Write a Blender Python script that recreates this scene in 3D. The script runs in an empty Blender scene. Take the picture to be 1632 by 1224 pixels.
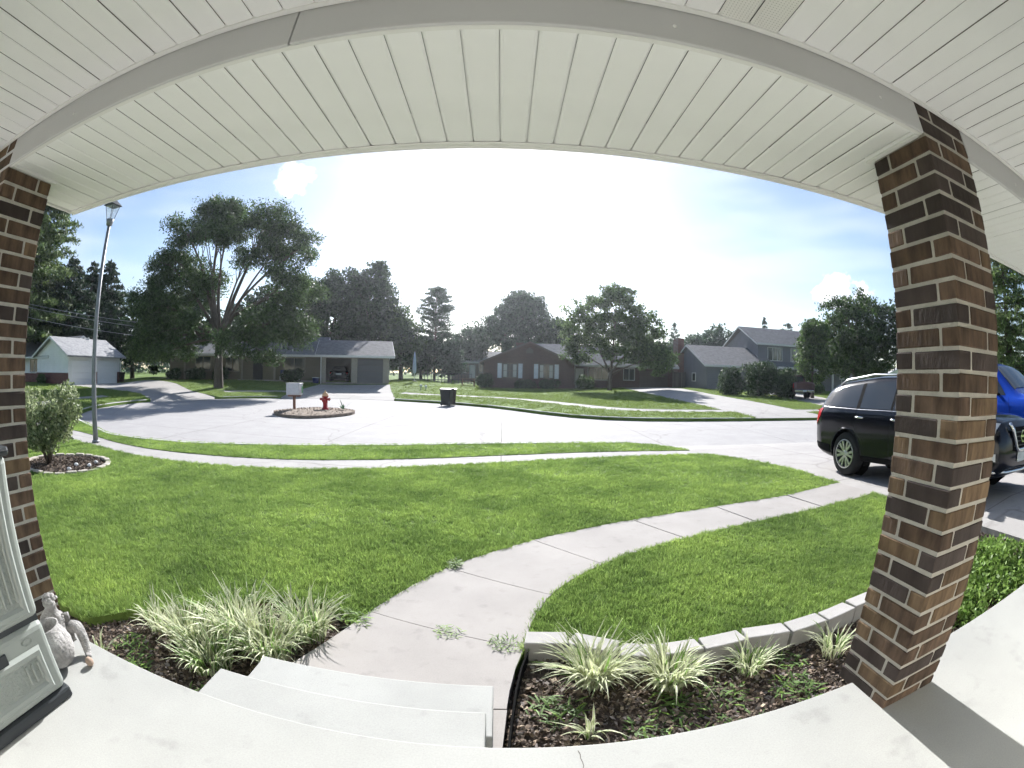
import bpy, bmesh, math, random
import numpy as np
from mathutils import Vector, Matrix
from mathutils.geometry import delaunay_2d_cdt

R = math.radians
scene = bpy.context.scene
COL = scene.collection

# ---------------------------------------------------------------- camera (wide fisheye door camera)
cam_data = bpy.data.cameras.new("camera")
cam = bpy.data.objects.new("camera", cam_data)
COL.objects.link(cam)
cam_data.type = 'PANO'
cam_data.panorama_type = 'FISHEYE_EQUISOLID'
cam_data.fisheye_lens = 16.875
cam_data.fisheye_fov = R(200)
cam_data.sensor_fit = 'HORIZONTAL'
cam_data.sensor_width = 36.0
cam_data.sensor_height = 27.0
cam_data.clip_start = 0.01
cam_data.clip_end = 3000
_up = Vector((0.0222, -0.0172, 0.9996)).normalized()          # gravity and house axis seen from the camera
_X = Vector((0.9997, 0.0193, -0.0154)); _X = (_X - _up * _X.dot(_up)).normalized()
_Y = _up.cross(_X)
_M = Matrix((_X, _Y, _up))
_right, _fwd, _upw = _M @ Vector((1, 0, 0)), _M @ Vector((0, 1, 0)), _M @ Vector((0, 0, 1))
_mw = Matrix.Identity(4)
for i in range(3):
    _mw[i][0], _mw[i][1], _mw[i][2] = _right[i], _upw[i], -_fwd[i]
CAM_Z = 1.7
_mw[2][3] = CAM_Z
cam.matrix_world = _mw
scene.camera = cam

# ---------------------------------------------------------------- sky, sun, exposure
SUN_EL, SUN_AZ = 31.0, -0.5          # degrees; azimuth to the right of +Y
world = bpy.data.worlds.new("World")
scene.world = world
world.use_nodes = True
wt = world.node_tree
wt.nodes.clear()
w_out = wt.nodes.new('ShaderNodeOutputWorld')
w_bg = wt.nodes.new('ShaderNodeBackground')
w_bg.inputs['Strength'].default_value = 0.058
w_sky = wt.nodes.new('ShaderNodeTexSky')
w_sky.sky_type = 'NISHITA'
w_sky.sun_disc = False
w_sky.sun_elevation = R(SUN_EL)
w_sky.sun_rotation = R(SUN_AZ)
w_sky.altitude = 300
w_sky.air_density = 1.0
w_sky.dust_density = 0.7
w_sky.ozone_density = 1.3
# drifting clouds in the sky: noise over the view direction, a few denser banks
w_tc = wt.nodes.new('ShaderNodeTexCoord')
def wn(t, **k):
    n = wt.nodes.new(t)
    for a, b in k.items(): setattr(n, a, b)
    return n
def wmath(op, a, b=None, c=None):
    n = wn('ShaderNodeMath', operation=op)
    for i, v in enumerate((a, b, c)):
        if v is None: continue
        if isinstance(v, (int, float)): n.inputs[i].default_value = v
        else: wt.links.new(v, n.inputs[i])
    return n.outputs[0]
def wdir(az, alt):
    az, alt = R(az), R(alt)
    return (math.sin(az) * math.cos(alt), math.cos(az) * math.cos(alt), math.sin(alt))
w_noise = wn('ShaderNodeTexNoise'); w_noise.inputs['Scale'].default_value = 26; w_noise.inputs['Detail'].default_value = 4; w_noise.inputs['Roughness'].default_value = 0.62
wt.links.new(w_tc.outputs['Generated'], w_noise.inputs['Vector'])
w_map = wn('ShaderNodeMapping'); w_map.inputs['Scale'].default_value = (1, 1, 4.5)
wt.links.new(w_tc.outputs['Generated'], w_map.inputs['Vector'])
w_cir = wn('ShaderNodeTexNoise'); w_cir.inputs['Scale'].default_value = 3.2; w_cir.inputs['Detail'].default_value = 2; w_cir.inputs['Roughness'].default_value = 0.55
wt.links.new(w_map.outputs[0], w_cir.inputs['Vector'])
def bank(az, alt, rx, ry, dens):
    d = Vector(wdir(az, alt)); rt = Vector((math.cos(R(az)), -math.sin(R(az)), 0)); u = rt.cross(d)
    outs = []
    for ax, r in ((rt, rx), (u, ry)):
        n = wn('ShaderNodeVectorMath', operation='DOT_PRODUCT'); n.inputs[1].default_value = ax
        wt.links.new(w_tc.outputs['Generated'], n.inputs[0])
        outs.append(wmath('DIVIDE', n.outputs['Value'], math.sin(R(r))))
    f = wn('ShaderNodeVectorMath', operation='DOT_PRODUCT'); f.inputs[1].default_value = d
    wt.links.new(w_tc.outputs['Generated'], f.inputs[0])
    front = wmath('GREATER_THAN', f.outputs['Value'], 0.0)
    rr = wmath('ADD', wmath('MULTIPLY', outs[0], outs[0]), wmath('MULTIPLY', outs[1], outs[1]))
    m = wmath('SUBTRACT', 1.0, rr)
    v = wmath('ADD', m, wmath('MULTIPLY', wmath('SUBTRACT', w_noise.outputs['Fac'], 0.5), 4.2))
    mr = wn('ShaderNodeMapRange', interpolation_type='SMOOTHSTEP'); mr.inputs['From Min'].default_value = 0.0; mr.inputs['From Max'].default_value = 0.9
    mr.inputs['To Max'].default_value = dens
    wt.links.new(v, mr.inputs['Value'])
    return wmath('MULTIPLY', mr.outputs[0], front)
banks = [bank(-27.5, 22.5, 2.6, 2.5, .85), bank(41.0, 10.2, 4.6, 2.3, .9), bank(22, 9.0, 6.0, 1.2, .55)]
fac = banks[0]
for b in banks[1:]: fac = wmath('MAXIMUM', fac, b)
mr = wn('ShaderNodeMapRange', interpolation_type='SMOOTHSTEP'); mr.inputs['From Min'].default_value = 0.42; mr.inputs['From Max'].default_value = 0.76; mr.inputs['To Max'].default_value = 0.22
wt.links.new(w_cir.outputs['Fac'], mr.inputs['Value'])
fac = wmath('MAXIMUM', fac, mr.outputs[0])
w_mix = wn('ShaderNodeMix', data_type='RGBA')
w_mix.inputs['B'].default_value = (9.0, 9.1, 9.4, 1)
wt.links.new(fac, w_mix.inputs['Factor'])
wt.links.new(w_sky.outputs[0], w_mix.inputs['A'])
wt.links.new(w_mix.outputs['Result'], w_bg.inputs['Color'])
wt.links.new(w_bg.outputs[0], w_out.inputs[0])
world.cycles.sampling_method = 'MANUAL'
world.cycles.sample_map_resolution = 256

sun_data = bpy.data.lights.new("sun", 'SUN')
sun_data.energy = 4.0
sun_data.angle = R(0.53)
sun_data.color = (1.0, 0.985, 0.965)
sun = bpy.data.objects.new("sun", sun_data)
COL.objects.link(sun)
sun.rotation_euler = (-Vector(wdir(SUN_AZ, SUN_EL))).to_track_quat('-Z', 'Y').to_euler()
sun.location = (0, 40, 30)

scene.view_settings.view_transform = 'Standard'
scene.view_settings.look = 'None'
scene.view_settings.exposure = 1.5
scene.view_settings.gamma = 1.0
scene.view_settings.use_curve_mapping = False
scene.cycles.use_denoising = True
scene.cycles.use_light_tree = False
scene.cycles.max_bounces = 5
scene.cycles.diffuse_bounces = 3
scene.cycles.glossy_bounces = 3
scene.cycles.transmission_bounces = 4
scene.cycles.use_adaptive_sampling = True
scene.cycles.adaptive_threshold = 0.04
scene.cycles.transparent_max_bounces = 12
scene.cycles.volume_bounces = 0
scene.cycles.sample_clamp_indirect = 6.0

# ---------------------------------------------------------------- materials
def mat(name, col, rough=.8, var=.12, scale=6., bump=0., bscale=60., spec=.3, metal=0., hue=None, obj_rand=0., island=0., detail=5., transl=0., coat=0., stretch=None):
    """Principled material with procedural colour drift, fine bump and optional per-object / per-leaf variation."""
    m = bpy.data.materials.new(name); m.use_nodes = True
    nt = m.node_tree; nd = nt.nodes; ln = nt.links
    p = nd['Principled BSDF']; out = nd['Material Output']
    p.inputs['Roughness'].default_value = rough
    p.inputs['Metallic'].default_value = metal
    p.inputs['Specular IOR Level'].default_value = spec
    p.inputs['Coat Weight'].default_value = coat
    tc = nd.new('ShaderNodeTexCoord')
    vec = tc.outputs['Object']
    if stretch:
        mp = nd.new('ShaderNodeMapping'); mp.inputs['Scale'].default_value = stretch
        ln.new(vec, mp.inputs[0]); vec = mp.outputs[0]
    n = nd.new('ShaderNodeTexNoise'); n.inputs['Scale'].default_value = scale; n.inputs['Detail'].default_value = detail; n.inputs['Roughness'].default_value = .6
    ln.new(vec, n.inputs['Vector'])
    ramp = nd.new('ShaderNodeValToRGB')
    c2 = hue if hue else tuple(min(1, c * (1 + var)) for c in col)
    c1 = tuple(c * (1 - var) for c in col)
    ramp.color_ramp.elements[0].position = .3; ramp.color_ramp.elements[1].position = .7
    ramp.color_ramp.elements[0].color = (*c1, 1); ramp.color_ramp.elements[1].color = (*c2, 1)
    if island:
        g0 = nd.new('ShaderNodeNewGeometry'); ln.new(g0.outputs['Random Per Island'], ramp.inputs[0])
        ramp.color_ramp.elements[0].position = 0.; ramp.color_ramp.elements[1].position = 1.
    else:
        ln.new(n.outputs['Fac'], ramp.inputs[0])
    colo = ramp.outputs['Color']
    rnd = None
    if obj_rand:
        oi = nd.new('ShaderNodeObjectInfo'); rnd = oi.outputs['Random']; amp = obj_rand
    if island:
        # a second, decorrelated random number per leaf
        m1 = nd.new('ShaderNodeMath'); m1.operation = 'MULTIPLY'; m1.inputs[1].default_value = 37.7; ln.new(g0.outputs['Random Per Island'], m1.inputs[0])
        m2 = nd.new('ShaderNodeMath'); m2.operation = 'FRACT'; ln.new(m1.outputs[0], m2.inputs[0]); rnd = m2.outputs[0]; amp = island
    if rnd is not None:
        mr = nd.new('ShaderNodeMapRange'); mr.inputs['To Min'].default_value = 1 - amp; mr.inputs['To Max'].default_value = 1 + amp
        ln.new(rnd, mr.inputs['Value'])
        hs = nd.new('ShaderNodeHueSaturation')
        ln.new(mr.outputs[0], hs.inputs['Value']); ln.new(colo, hs.inputs['Color']); colo = hs.outputs[0]
    ln.new(colo, p.inputs['Base Color'])
    if bump:
        bn = nd.new('ShaderNodeTexNoise'); bn.inputs['Scale'].default_value = bscale; bn.inputs['Detail'].default_value = 4
        ln.new(vec, bn.inputs['Vector'])
        bp = nd.new('ShaderNodeBump'); bp.inputs['Strength'].default_value = bump; bp.inputs['Distance'].default_value = .02
        ln.new(bn.outputs['Fac'], bp.inputs['Height']); ln.new(bp.outputs[0], p.inputs['Normal'])
    if transl:
        tr = nd.new('ShaderNodeBsdfTranslucent'); ln.new(colo, tr.inputs['Color'])
        mx = nd.new('ShaderNodeMixShader'); mx.inputs[0].default_value = transl
        ln.new(p.outputs[0], mx.inputs[1]); ln.new(tr.outputs[0], mx.inputs[2]); ln.new(mx.outputs[0], out.inputs[0])
    m['base'] = 1
    return m

def nodes_of(m): return m.node_tree.nodes, m.node_tree.links, m.node_tree.nodes['Principled BSDF']

# ---------------------------------------------------------------- mesh helpers
class MB:
    def __init__(s): s.v = []; s.f = []; s.m = []; s.cur = 0
    def add(s, vs, fs):
        o = len(s.v); s.v += [tuple(p) for p in vs]
        for f in fs: s.f.append(tuple(i + o for i in f)); s.m.append(s.cur)
        return s
    def box(s, x0, x1, y0, y1, z0, z1):
        return s.add([(x0,y0,z0),(x1,y0,z0),(x1,y1,z0),(x0,y1,z0),(x0,y0,z1),(x1,y0,z1),(x1,y1,z1),(x0,y1,z1)],
                     [(0,3,2,1),(4,5,6,7),(0,1,5,4),(1,2,6,5),(2,3,7,6),(3,0,4,7)])
    def prism(s, poly, z0, z1):
        """poly: 2d points, counter-clockwise"""
        n = len(poly)
        a = sum(poly[i][0]*poly[(i+1)%n][1]-poly[(i+1)%n][0]*poly[i][1] for i in range(n))
        if a < 0: poly = poly[::-1]
        vs = [(x,y,z0) for x,y in poly] + [(x,y,z1) for x,y in poly]
        return s.add(vs, [tuple(range(n-1,-1,-1)), tuple(range(n,2*n))] + [(i,(i+1)%n,n+(i+1)%n,n+i) for i in range(n)])
    def extrude_x(s, poly, x0, x1):
        """poly in (y,z), extruded along x"""
        n = len(poly)
        a = sum(poly[i][0]*poly[(i+1)%n][1]-poly[(i+1)%n][0]*poly[i][1] for i in range(n))
        if a < 0: poly = poly[::-1]
        vs = [(x0,y,z) for y,z in poly] + [(x1,y,z) for y,z in poly]
        return s.add(vs, [tuple(range(n-1,-1,-1)), tuple(range(n,2*n))] + [(i,(i+1)%n,n+(i+1)%n,n+i) for i in range(n)])
    def extrude_y(s, poly, y0, y1):
        """poly in (x,z), extruded along y"""
        n = len(poly)
        a = sum(poly[i][0]*poly[(i+1)%n][1]-poly[(i+1)%n][0]*poly[i][1] for i in range(n))
        if a > 0: poly = poly[::-1]
        vs = [(x,y0,z) for x,z in poly] + [(x,y1,z) for x,z in poly]
        return s.add(vs, [tuple(range(n-1,-1,-1)), tuple(range(n,2*n))] + [(i,(i+1)%n,n+(i+1)%n,n+i) for i in range(n)])
    def tube(s, pts, rad, n=8, cap=True):
        pts = [Vector(p) for p in pts]
        if not hasattr(rad, '__len__'): rad = [rad]*len(pts)
        rings = []; prev = None
        for i, p in enumerate(pts):
            d = (pts[min(i+1,len(pts)-1)] - pts[max(i-1,0)]).normalized()
            if prev is None:
                a = Vector((1,0,0)) if abs(d.x) < .8 else Vector((0,1,0))
                u = (a - d*a.dot(d)).normalized()
            else:
                u = prev - d*prev.dot(d)
                u = u.normalized() if u.length > 1e-6 else Vector((1,0,0))
            prev = u; w = d.cross(u)
            rings.append([p + (u*math.cos(2*math.pi*k/n) + w*math.sin(2*math.pi*k/n))*rad[i] for k in range(n)])
        vs = [v for r in rings for v in r]; fs = []
        for i in range(len(pts)-1):
            for k in range(n):
                fs.append((i*n+k, i*n+(k+1)%n, (i+1)*n+(k+1)%n, (i+1)*n+k))
        if cap:
            fs.append(tuple(range(n-1,-1,-1))); fs.append(tuple((len(pts)-1)*n+k for k in range(n)))
        return s.add(vs, fs)
    def lathe(s, prof, c=(0,0,0), n=16, axis='z', cap=True):
        """prof: list of (r, h) from bottom to top"""
        vs = []; fs = []
        for r, h in prof:
            for k in range(n):
                a = 2*math.pi*k/n; x, y = r*math.cos(a), r*math.sin(a)
                if axis == 'z': vs.append((c[0]+x, c[1]+y, c[2]+h))
                elif axis == 'x': vs.append((c[0]+h, c[1]+x, c[2]+y))
                else: vs.append((c[0]+y, c[1]+h, c[2]+x))
        for i in range(len(prof)-1):
            for k in range(n): fs.append((i*n+k, i*n+(k+1)%n, (i+1)*n+(k+1)%n, (i+1)*n+k))
        if cap: fs.append(tuple(range(n-1,-1,-1))); fs.append(tuple((len(prof)-1)*n+k for k in range(n)))
        return s.add(vs, fs)
    def xf(s, M, start=0):
        s.v = s.v[:start] + [tuple(M @ Vector(p)) for p in s.v[start:]]; return s
    def mesh(s, name, mats, smooth=False):
        me = bpy.data.meshes.new(name); me.from_pydata(s.v, [], s.f)
        if not isinstance(mats, (list, tuple)): mats = [mats]
        for m in mats: me.materials.append(m)
        if len(mats) > 1: me.polygons.foreach_set('material_index', s.m)
        if smooth: me.polygons.foreach_set('use_smooth', [True]*len(me.polygons))
        me.update(); return me
    def build(s, name, mats, parent=None, smooth=False, bevel=0., loc=None, rotz=0., seg=1, angle=35):
        o = bpy.data.objects.new(name, s.mesh(name, mats, smooth)); COL.objects.link(o)
        if parent: o.parent = parent
        if loc: o.location = loc
        if rotz: o.rotation_euler[2] = rotz
        if bevel:
            b = o.modifiers.new('bevel', 'BEVEL'); b.width = bevel; b.segments = seg; b.limit_method = 'ANGLE'; b.angle_limit = R(angle)
        return o

def np_mesh(name, V, F, mats, mi=None, smooth=False):
    """fast mesh from numpy: V (n,3), F (m,k)"""
    me = bpy.data.meshes.new(name)
    V = np.asarray(V, np.float32); F = np.asarray(F, np.int32); k = F.shape[1]
    me.vertices.add(len(V)); me.vertices.foreach_set('co', V.ravel())
    me.loops.add(F.size); me.loops.foreach_set('vertex_index', F.ravel())
    me.polygons.add(len(F)); me.polygons.foreach_set('loop_start', np.arange(0, F.size, k, dtype=np.int32))
    if not isinstance(mats, (list, tuple)): mats = [mats]
    for m in mats: me.materials.append(m)
    if mi is not None: me.polygons.foreach_set('material_index', np.asarray(mi, np.int32))
    if smooth: me.polygons.foreach_set('use_smooth', np.ones(len(F), bool))
    me.update(calc_edges=True); return me

def obj(name, me, parent=None, loc=None, rotz=0.):
    o = bpy.data.objects.new(name, me); COL.objects.link(o)
    if parent: o.parent = parent
    if loc is not None: o.location = loc
    if rotz: o.rotation_euler[2] = rotz
    return o
def thing(name, label, cat, loc=(0,0,0), rotz=0., group=None):
    o = bpy.data.objects.new(name, None); COL.objects.link(o); o.location = loc; o.rotation_euler[2] = rotz
    o.empty_display_size = .1
    return tag(o, label, cat, group)
def tag(o, label=None, cat=None, group=None, kind=None):
    if label: o['label'] = label
    if cat: o['category'] = cat
    if group: o['group'] = group
    if kind: o['kind'] = kind
    return o
def struct(o): o['kind'] = 'structure'; return o

# ================================================================ TERRAIN AND PAVEMENTS
def lerp_tab(tab, x):
    if x <= tab[0][0]: return tab[0][1]
    for (a, b), (c, d) in zip(tab, tab[1:]):
        if x <= c:
            t = (x-a)/(c-a); t = t*t*(3-2*t); return b+(d-b)*t
    return tab[-1][1]
def arc(cx, cy, r, a0, a1, n):
    return [(cx+r*math.cos(R(a0+(a1-a0)*i/n)), cy+r*math.sin(R(a0+(a1-a0)*i/n))) for i in range(n+1)]
NEAR = [(-10.5,9.35),(-9.2,9.3),(-7.6,9.5),(-5.95,10.08),(-4.48,10.65),(-3.0,11.2),(-1.54,11.75),(0,12.2),(1.68,12.5),(3.3,12.6),(150,12.6)]
FAR = [(150,20.3),(12.5,20.3),(8.5,20.2),(6.3,20.25),(4.6,20.7),(3.2,21.7),(1.9,23.4),(.8,25.2),(-.6,27.2),(-2.4,28.9),(-4.6,30.4),(-7.2,31.7)]
LEFT = arc(-9, 21, 11.3, 96, 240, 22)
STREET = NEAR + FAR + LEFT
def inside(p, poly):
    x, y = p; c = False; j = len(poly)-1
    for i in range(len(poly)):
        xi, yi = poly[i]; xj, yj = poly[j]
        if (yi > y) != (yj > y) and x < (xj-xi)*(y-yi)/(yj-yi)+xi: c = not c
        j = i
    return c
def sdist(p, poly):
    x, y = p; best = 1e9; n = len(poly)
    for i in range(n):
        ax, ay = poly[i]; bx, by = poly[(i+1) % n]; dx, dy = bx-ax, by-ay
        t = max(0, min(1, ((x-ax)*dx+(y-ay)*dy)/(dx*dx+dy*dy+1e-12)))
        d = (x-ax-t*dx)**2+(y-ay-t*dy)**2
        if d < best: best = d
    return math.sqrt(best)*(-1 if inside(p, poly) else 1)
K2 = [(-58,.012),(-48,.014),(-40,.10),(-30,.12),(-14,.125),(-7,.03),(0,.019),(12,.019),(20,.03),(30,.035),(60,.02)]
S0 = [(-58,16),(-48,14),(-40,6),(-14,5.2),(-7,16),(0,23),(12,23),(20,22),(60,22)]
def T(x, y):
    """height of the natural ground"""
    s = sdist((x, y), STREET)
    if s <= 0: return -.03
    if y < 12.6 and x > -14:
        z = -.03+.03*min(s/4, 1)
        e = max(0, min(1, (x-4)/2.5)); e = e*e*(3-2*e); f = max(0, min(1, (11.5-y)/5)); f = f*f*(3-2*f)
        g = max(0, min(1, (x-5.3)/1.2)); h = max(0, min(1, (7.2-y)/5)); h = h*h*(3-2*h)
        return z+.1*e*f+.2*g*h
    az = math.degrees(math.atan2(x, y))
    if y < 9: az = -58 if x < 0 else 60
    k = lerp_tab(K2, az); s0 = lerp_tab(S0, az); q = max(0, s-4)
    near = max(0, min(1, (y-4)/10)) if x < 0 else max(0, min(1, (y-9)/8))
    return -.03+(.05*min(s, 4)+k*min(q, s0)+.004*max(0, q-s0))*near

def dens(poly, step, closed=True):
    out = []; n = len(poly)
    for i in range(n if closed else n-1):
        a, b = poly[i], poly[(i+1) % n]; L = math.dist(a, b); k = max(1, int(L/step))
        out += [(a[0]+(b[0]-a[0])*j/k, a[1]+(b[1]-a[1])*j/k) for j in range(k)]
    if not closed: out.append(poly[-1])
    return out
def smooth_line(pts, it=2):
    for _ in range(it):
        q = [pts[0]]
        for a, b in zip(pts, pts[1:]):
            q += [(a[0]*.75+b[0]*.25, a[1]*.75+b[1]*.25), (a[0]*.25+b[0]*.75, a[1]*.25+b[1]*.75)]
        q.append(pts[-1]); pts = q
    return pts
def offset_line(pts, d):
    out = []
    for i, p in enumerate(pts):
        a = pts[max(0, i-1)]; b = pts[min(len(pts)-1, i+1)]
        dx, dy = b[0]-a[0], b[1]-a[1]; L = math.hypot(dx, dy) or 1
        out.append((p[0]-dy/L*d, p[1]+dx/L*d))
    return out

WALK_L = smooth_line([(-1.29,1.98),(-1.16,2.3),(-1.0,2.75),(-.92,3.0),(-.76,3.39),(-.52,3.86),(-.18,4.27),(.35,4.75),(.78,5.02),(1.52,5.4),(2.46,5.68),(3.57,5.95),(5.57,6.24)], 1)
WALK_R = smooth_line([(-.01,1.2),(.02,1.72),(.08,2.29),(.17,2.65),(.22,2.95),(.29,3.14),(.39,3.41),(.6,3.71),(.91,4.02),(1.25,4.28),(1.98,4.64),(3.05,4.99),(4.43,5.25),(5.6,5.32)], 1)
WALK = WALK_L + WALK_R[::-1] + [(-1.29,1.2)]
SIDE_IN = smooth_line([(-30,12.2),(-24,10.3),(-18,8.6),(-13.5,8.0),(-11.2,7.85),(-9.44,7.62),(-7.81,7.3),(-6.67,7.24),(-5.83,7.3),(-4.45,7.5),(-3.3,7.85),(-2.23,8.3),(-1.16,8.83),(.02,9.35),(1.33,9.86),(2.81,10.22),(4.36,10.3),(5.0,10.28)], 1)
SIDE_OUT = smooth_line([(-30,13.4),(-24,11.5),(-18,9.8),(-13.5,9.15),(-11.2,8.95),(-9.9,8.5),(-8.67,8.22),(-7.48,8.14),(-6.52,8.19),(-4.96,8.4),(-3.67,8.74),(-2.47,9.2),(-1.27,9.72),(.02,10.28),(1.44,10.75),(2.98,11.0),(4.6,10.98),(5.0,10.98)], 1)
SIDEWALK = SIDE_IN + SIDE_OUT[::-1]
FARW = smooth_line([(60,23.0),(17,23.0),(9.4,22.7),(7.2,22.75),(5.4,23.5),(4.2,25.3),(2.9,28.0),(1.2,30.8),(-1.2,33.0),(-4.5,34.6),(-7.9,35.6)], 2)
FAR_SIDEWALK = FARW + offset_line(FARW, -1.1)[::-1]
LW = arc(-9, 21, 14.6, 140, 118, 10)
TAN_SIDEWALK = LW + arc(-9, 21, 15.7, 118, 140, 10)
WW = arc(-9, 21, 13.9, 182, 215, 14)
WHITE_SIDEWALK = WW + arc(-9, 21, 14.9, 215, 182, 14)
DRIVE = [(3.3,12.62)] + smooth_line([(3.3,12.6),(4.25,11.9),(4.62,11.0),(4.9,10.1),(5.38,9.06),(5.62,7.67),(5.57,6.24),(5.6,5.32),(5.6,3.2)], 1)[1:] + [(5.6,-6),(13.5,-6),(13.5,11),(14.6,12.62)]
TAN_DRIVE = [(-15.4,30.35),(-16.2,34.6),(-15.75,38.9),(-9.8,40.75),(-9.1,38.2),(-7.3,32.2),(-7.3,31.4),(-11,31.9),(-14.5,30.6)]
WHITE_DRIVE = [(-20.1,21.5),(-23.2,23.8),(-29,25.6),(-36.9,26.6),(-37.9,33.8),(-32,33.2),(-26,31.2),(-22.6,29.0),(-18.6,27.2)]
RANCH_DRIVE = smooth_line([(11.9,20.32),(12.45,20.95),(11.8,23.8),(11.5,30),(11.9,39.4),(13.1,51.2)], 1) + smooth_line([(18.4,52),(18.25,46.3),(17.1,33.4),(17.4,28.9),(17.1,22.3),(17.6,20.32)], 1)
GRAY_DRIVE = [(19.6,20.32),(20.4,22.5),(22.3,30),(24.2,40),(24.2,47),(30,47),(29,38),(27,30),(25.6,22),(26.4,20.32)]
ISLAND = smooth_line([(-9.9,18.9),(-9.2,17.75),(-8.2,17.15),(-7.4,17.3),(-6.7,18.3),(-6.35,19.6),(-6.55,20.7),(-7.2,21.6),(-8.2,21.9),(-9.2,21.2),(-9.8,20.1),(-9.9,18.9)], 2)[:-1]
BED_L = [(-6,1.18),(-6,1.85),(-2.83,1.9),(-2.64,2.18),(-2.24,2.53),(-1.91,2.8),(-1.62,3.0),(-1.3,3.06),(-1.02,2.9),(-1.0,2.72),(-1.15,2.3),(-1.29,1.98),(-1.29,1.18)]
BED_R = [(-.01,1.18),(.02,1.72),(.08,2.29),(.17,2.62),(.3,2.72),(.72,2.5),(1.0,2.42),(1.27,2.42),(1.61,2.45),(1.95,2.42),(2.3,2.44),(2.7,2.5),(3.4,2.6),(4.4,2.8),(5.6,3.2),(5.6,1.18)]
BUSH_BED = [(-7.9+1.0*math.cos(a)*1.0, 5.55+.95*math.sin(a)) for a in [2*math.pi*i/28 for i in range(28)]]
PORCH = [(-6,-4),(5.6,-4),(5.6,1.18),(-6,1.18)]
# (name, polygon, height offset)
REGIONS = [('island_soil', ISLAND, .04), ('street', STREET, -.13), ('porch_hole', PORCH, -.3), ('walkway_bed', WALK, -.14), ('mulch_bed_left', BED_L, -.07), ('mulch_bed_right', BED_R, -.09),
           ('mulch_bed_bush', BUSH_BED, -.01), ('sidewalk', SIDEWALK, -.012), ('driveway', DRIVE, -.012), ('tan_driveway', TAN_DRIVE, -.012), ('white_driveway', WHITE_DRIVE, -.012),
           ('ranch_driveway', RANCH_DRIVE, -.012), ('gray_driveway', GRAY_DRIVE, -.012), ('far_sidewalk', FAR_SIDEWALK, -.012), ('tan_sidewalk', TAN_SIDEWALK, -.012), ('white_sidewalk', WHITE_SIDEWALK, -.012)]
BB = {n: (min(p[0] for p in q), max(p[0] for p in q), min(p[1] for p in q), max(p[1] for p in q)) for n, q, o in REGIONS}
rng = random.Random(4)
cv, ce = [], []
def add_poly(poly, step):
    q = dens(poly, step); o = len(cv)
    cv.extend(q); ce.extend((o+i, o+(i+1) % len(q)) for i in range(len(q)))
for n, q, o in REGIONS:
    add_poly(q, .35 if n in ('walkway_bed','mulch_bed_left','mulch_bed_right','mulch_bed_bush') else (.8 if n in ('street','sidewalk','driveway','island_soil') else 1.5))
def grid(x0, x1, y0, y1, st, skip=None):
    x = x0
    while x <= x1:
        y = y0
        while y <= y1:
            if not skip or not (skip[0] < x < skip[1] and skip[2] < y < skip[3]):
                cv.append((x+rng.uniform(-.2,.2)*st, y+rng.uniform(-.2,.2)*st))
            y += st
        x += st
grid(-14, 14, -4, 13, .8); grid(-50, 60, -10, 66, 2.2, (-14, 14, -4, 13)); grid(-300, 300, -40, 350, 25, (-50, 60, -10, 66))
cdt_v, _, cdt_f, _, _, _ = delaunay_2d_cdt([Vector(p) for p in cv], ce, [], 0, 1e-4)
cdt_v = [(v[0], v[1]) for v in cdt_v]
cdt_z = [T(x, y) for x, y in cdt_v]
tri_of = {}
for f in cdt_f:
    c = (sum(cdt_v[i][0] for i in f)/3, sum(cdt_v[i][1] for i in f)/3)
    reg = 'lawn'
    for n, q, o in REGIONS:
        b = BB[n]
        if b[0] <= c[0] <= b[1] and b[2] <= c[1] <= b[3] and inside(c, q): reg = n; break
    tri_of.setdefault(reg, []).append(tuple(f))
OFF = {n: o for n, q, o in REGIONS}; OFF['lawn'] = 0.
def region_z(reg, i):
    x, y = cdt_v[i]; z = cdt_z[i]+OFF[reg]
    if reg.endswith('driveway'):                    # dropped kerb: the drive runs down to the gutter
        s = sdist((x, y), STREET); z -= .108*max(0, 1-max(0, s)/1.1)
    if reg == 'island_soil':
        z += .10*min(1, max(0, -sdist((x, y), ISLAND))/1.0)
    if reg == 'street':
        s = -sdist((x, y), STREET); z += .05*min(1, s/4.)
    return z
def region_mesh(reg, m, skirt=.16):
    tris = tri_of.get(reg, [])
    idx = {}; vs = []; fs = []; edges = {}
    for f in tris:
        g = []
        for i in f:
            if i not in idx: idx[i] = len(vs); vs.append((*cdt_v[i], region_z(reg, i)))
            g.append(idx[i])
        a, b, c = (vs[k] for k in g)
        if (b[0]-a[0])*(c[1]-a[1])-(b[1]-a[1])*(c[0]-a[0]) < 0: g = g[::-1]
        fs.append(tuple(g))
        for k in range(3):
            e = (g[k], g[(k+1) % 3])
            if (e[1], e[0]) in edges: del edges[(e[1], e[0])]
            else: edges[e] = 1
    n0 = len(vs); low = {}
    for a, b in edges:
        for i in (a, b):
            if i not in low: low[i] = len(vs); vs.append((vs[i][0], vs[i][1], vs[i][2]-skirt))
        fs.append((b, a, low[a], low[b]))
    me = bpy.data.meshes.new(reg); me.from_pydata(vs, [], fs); me.materials.append(m); me.update()
    return me

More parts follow.
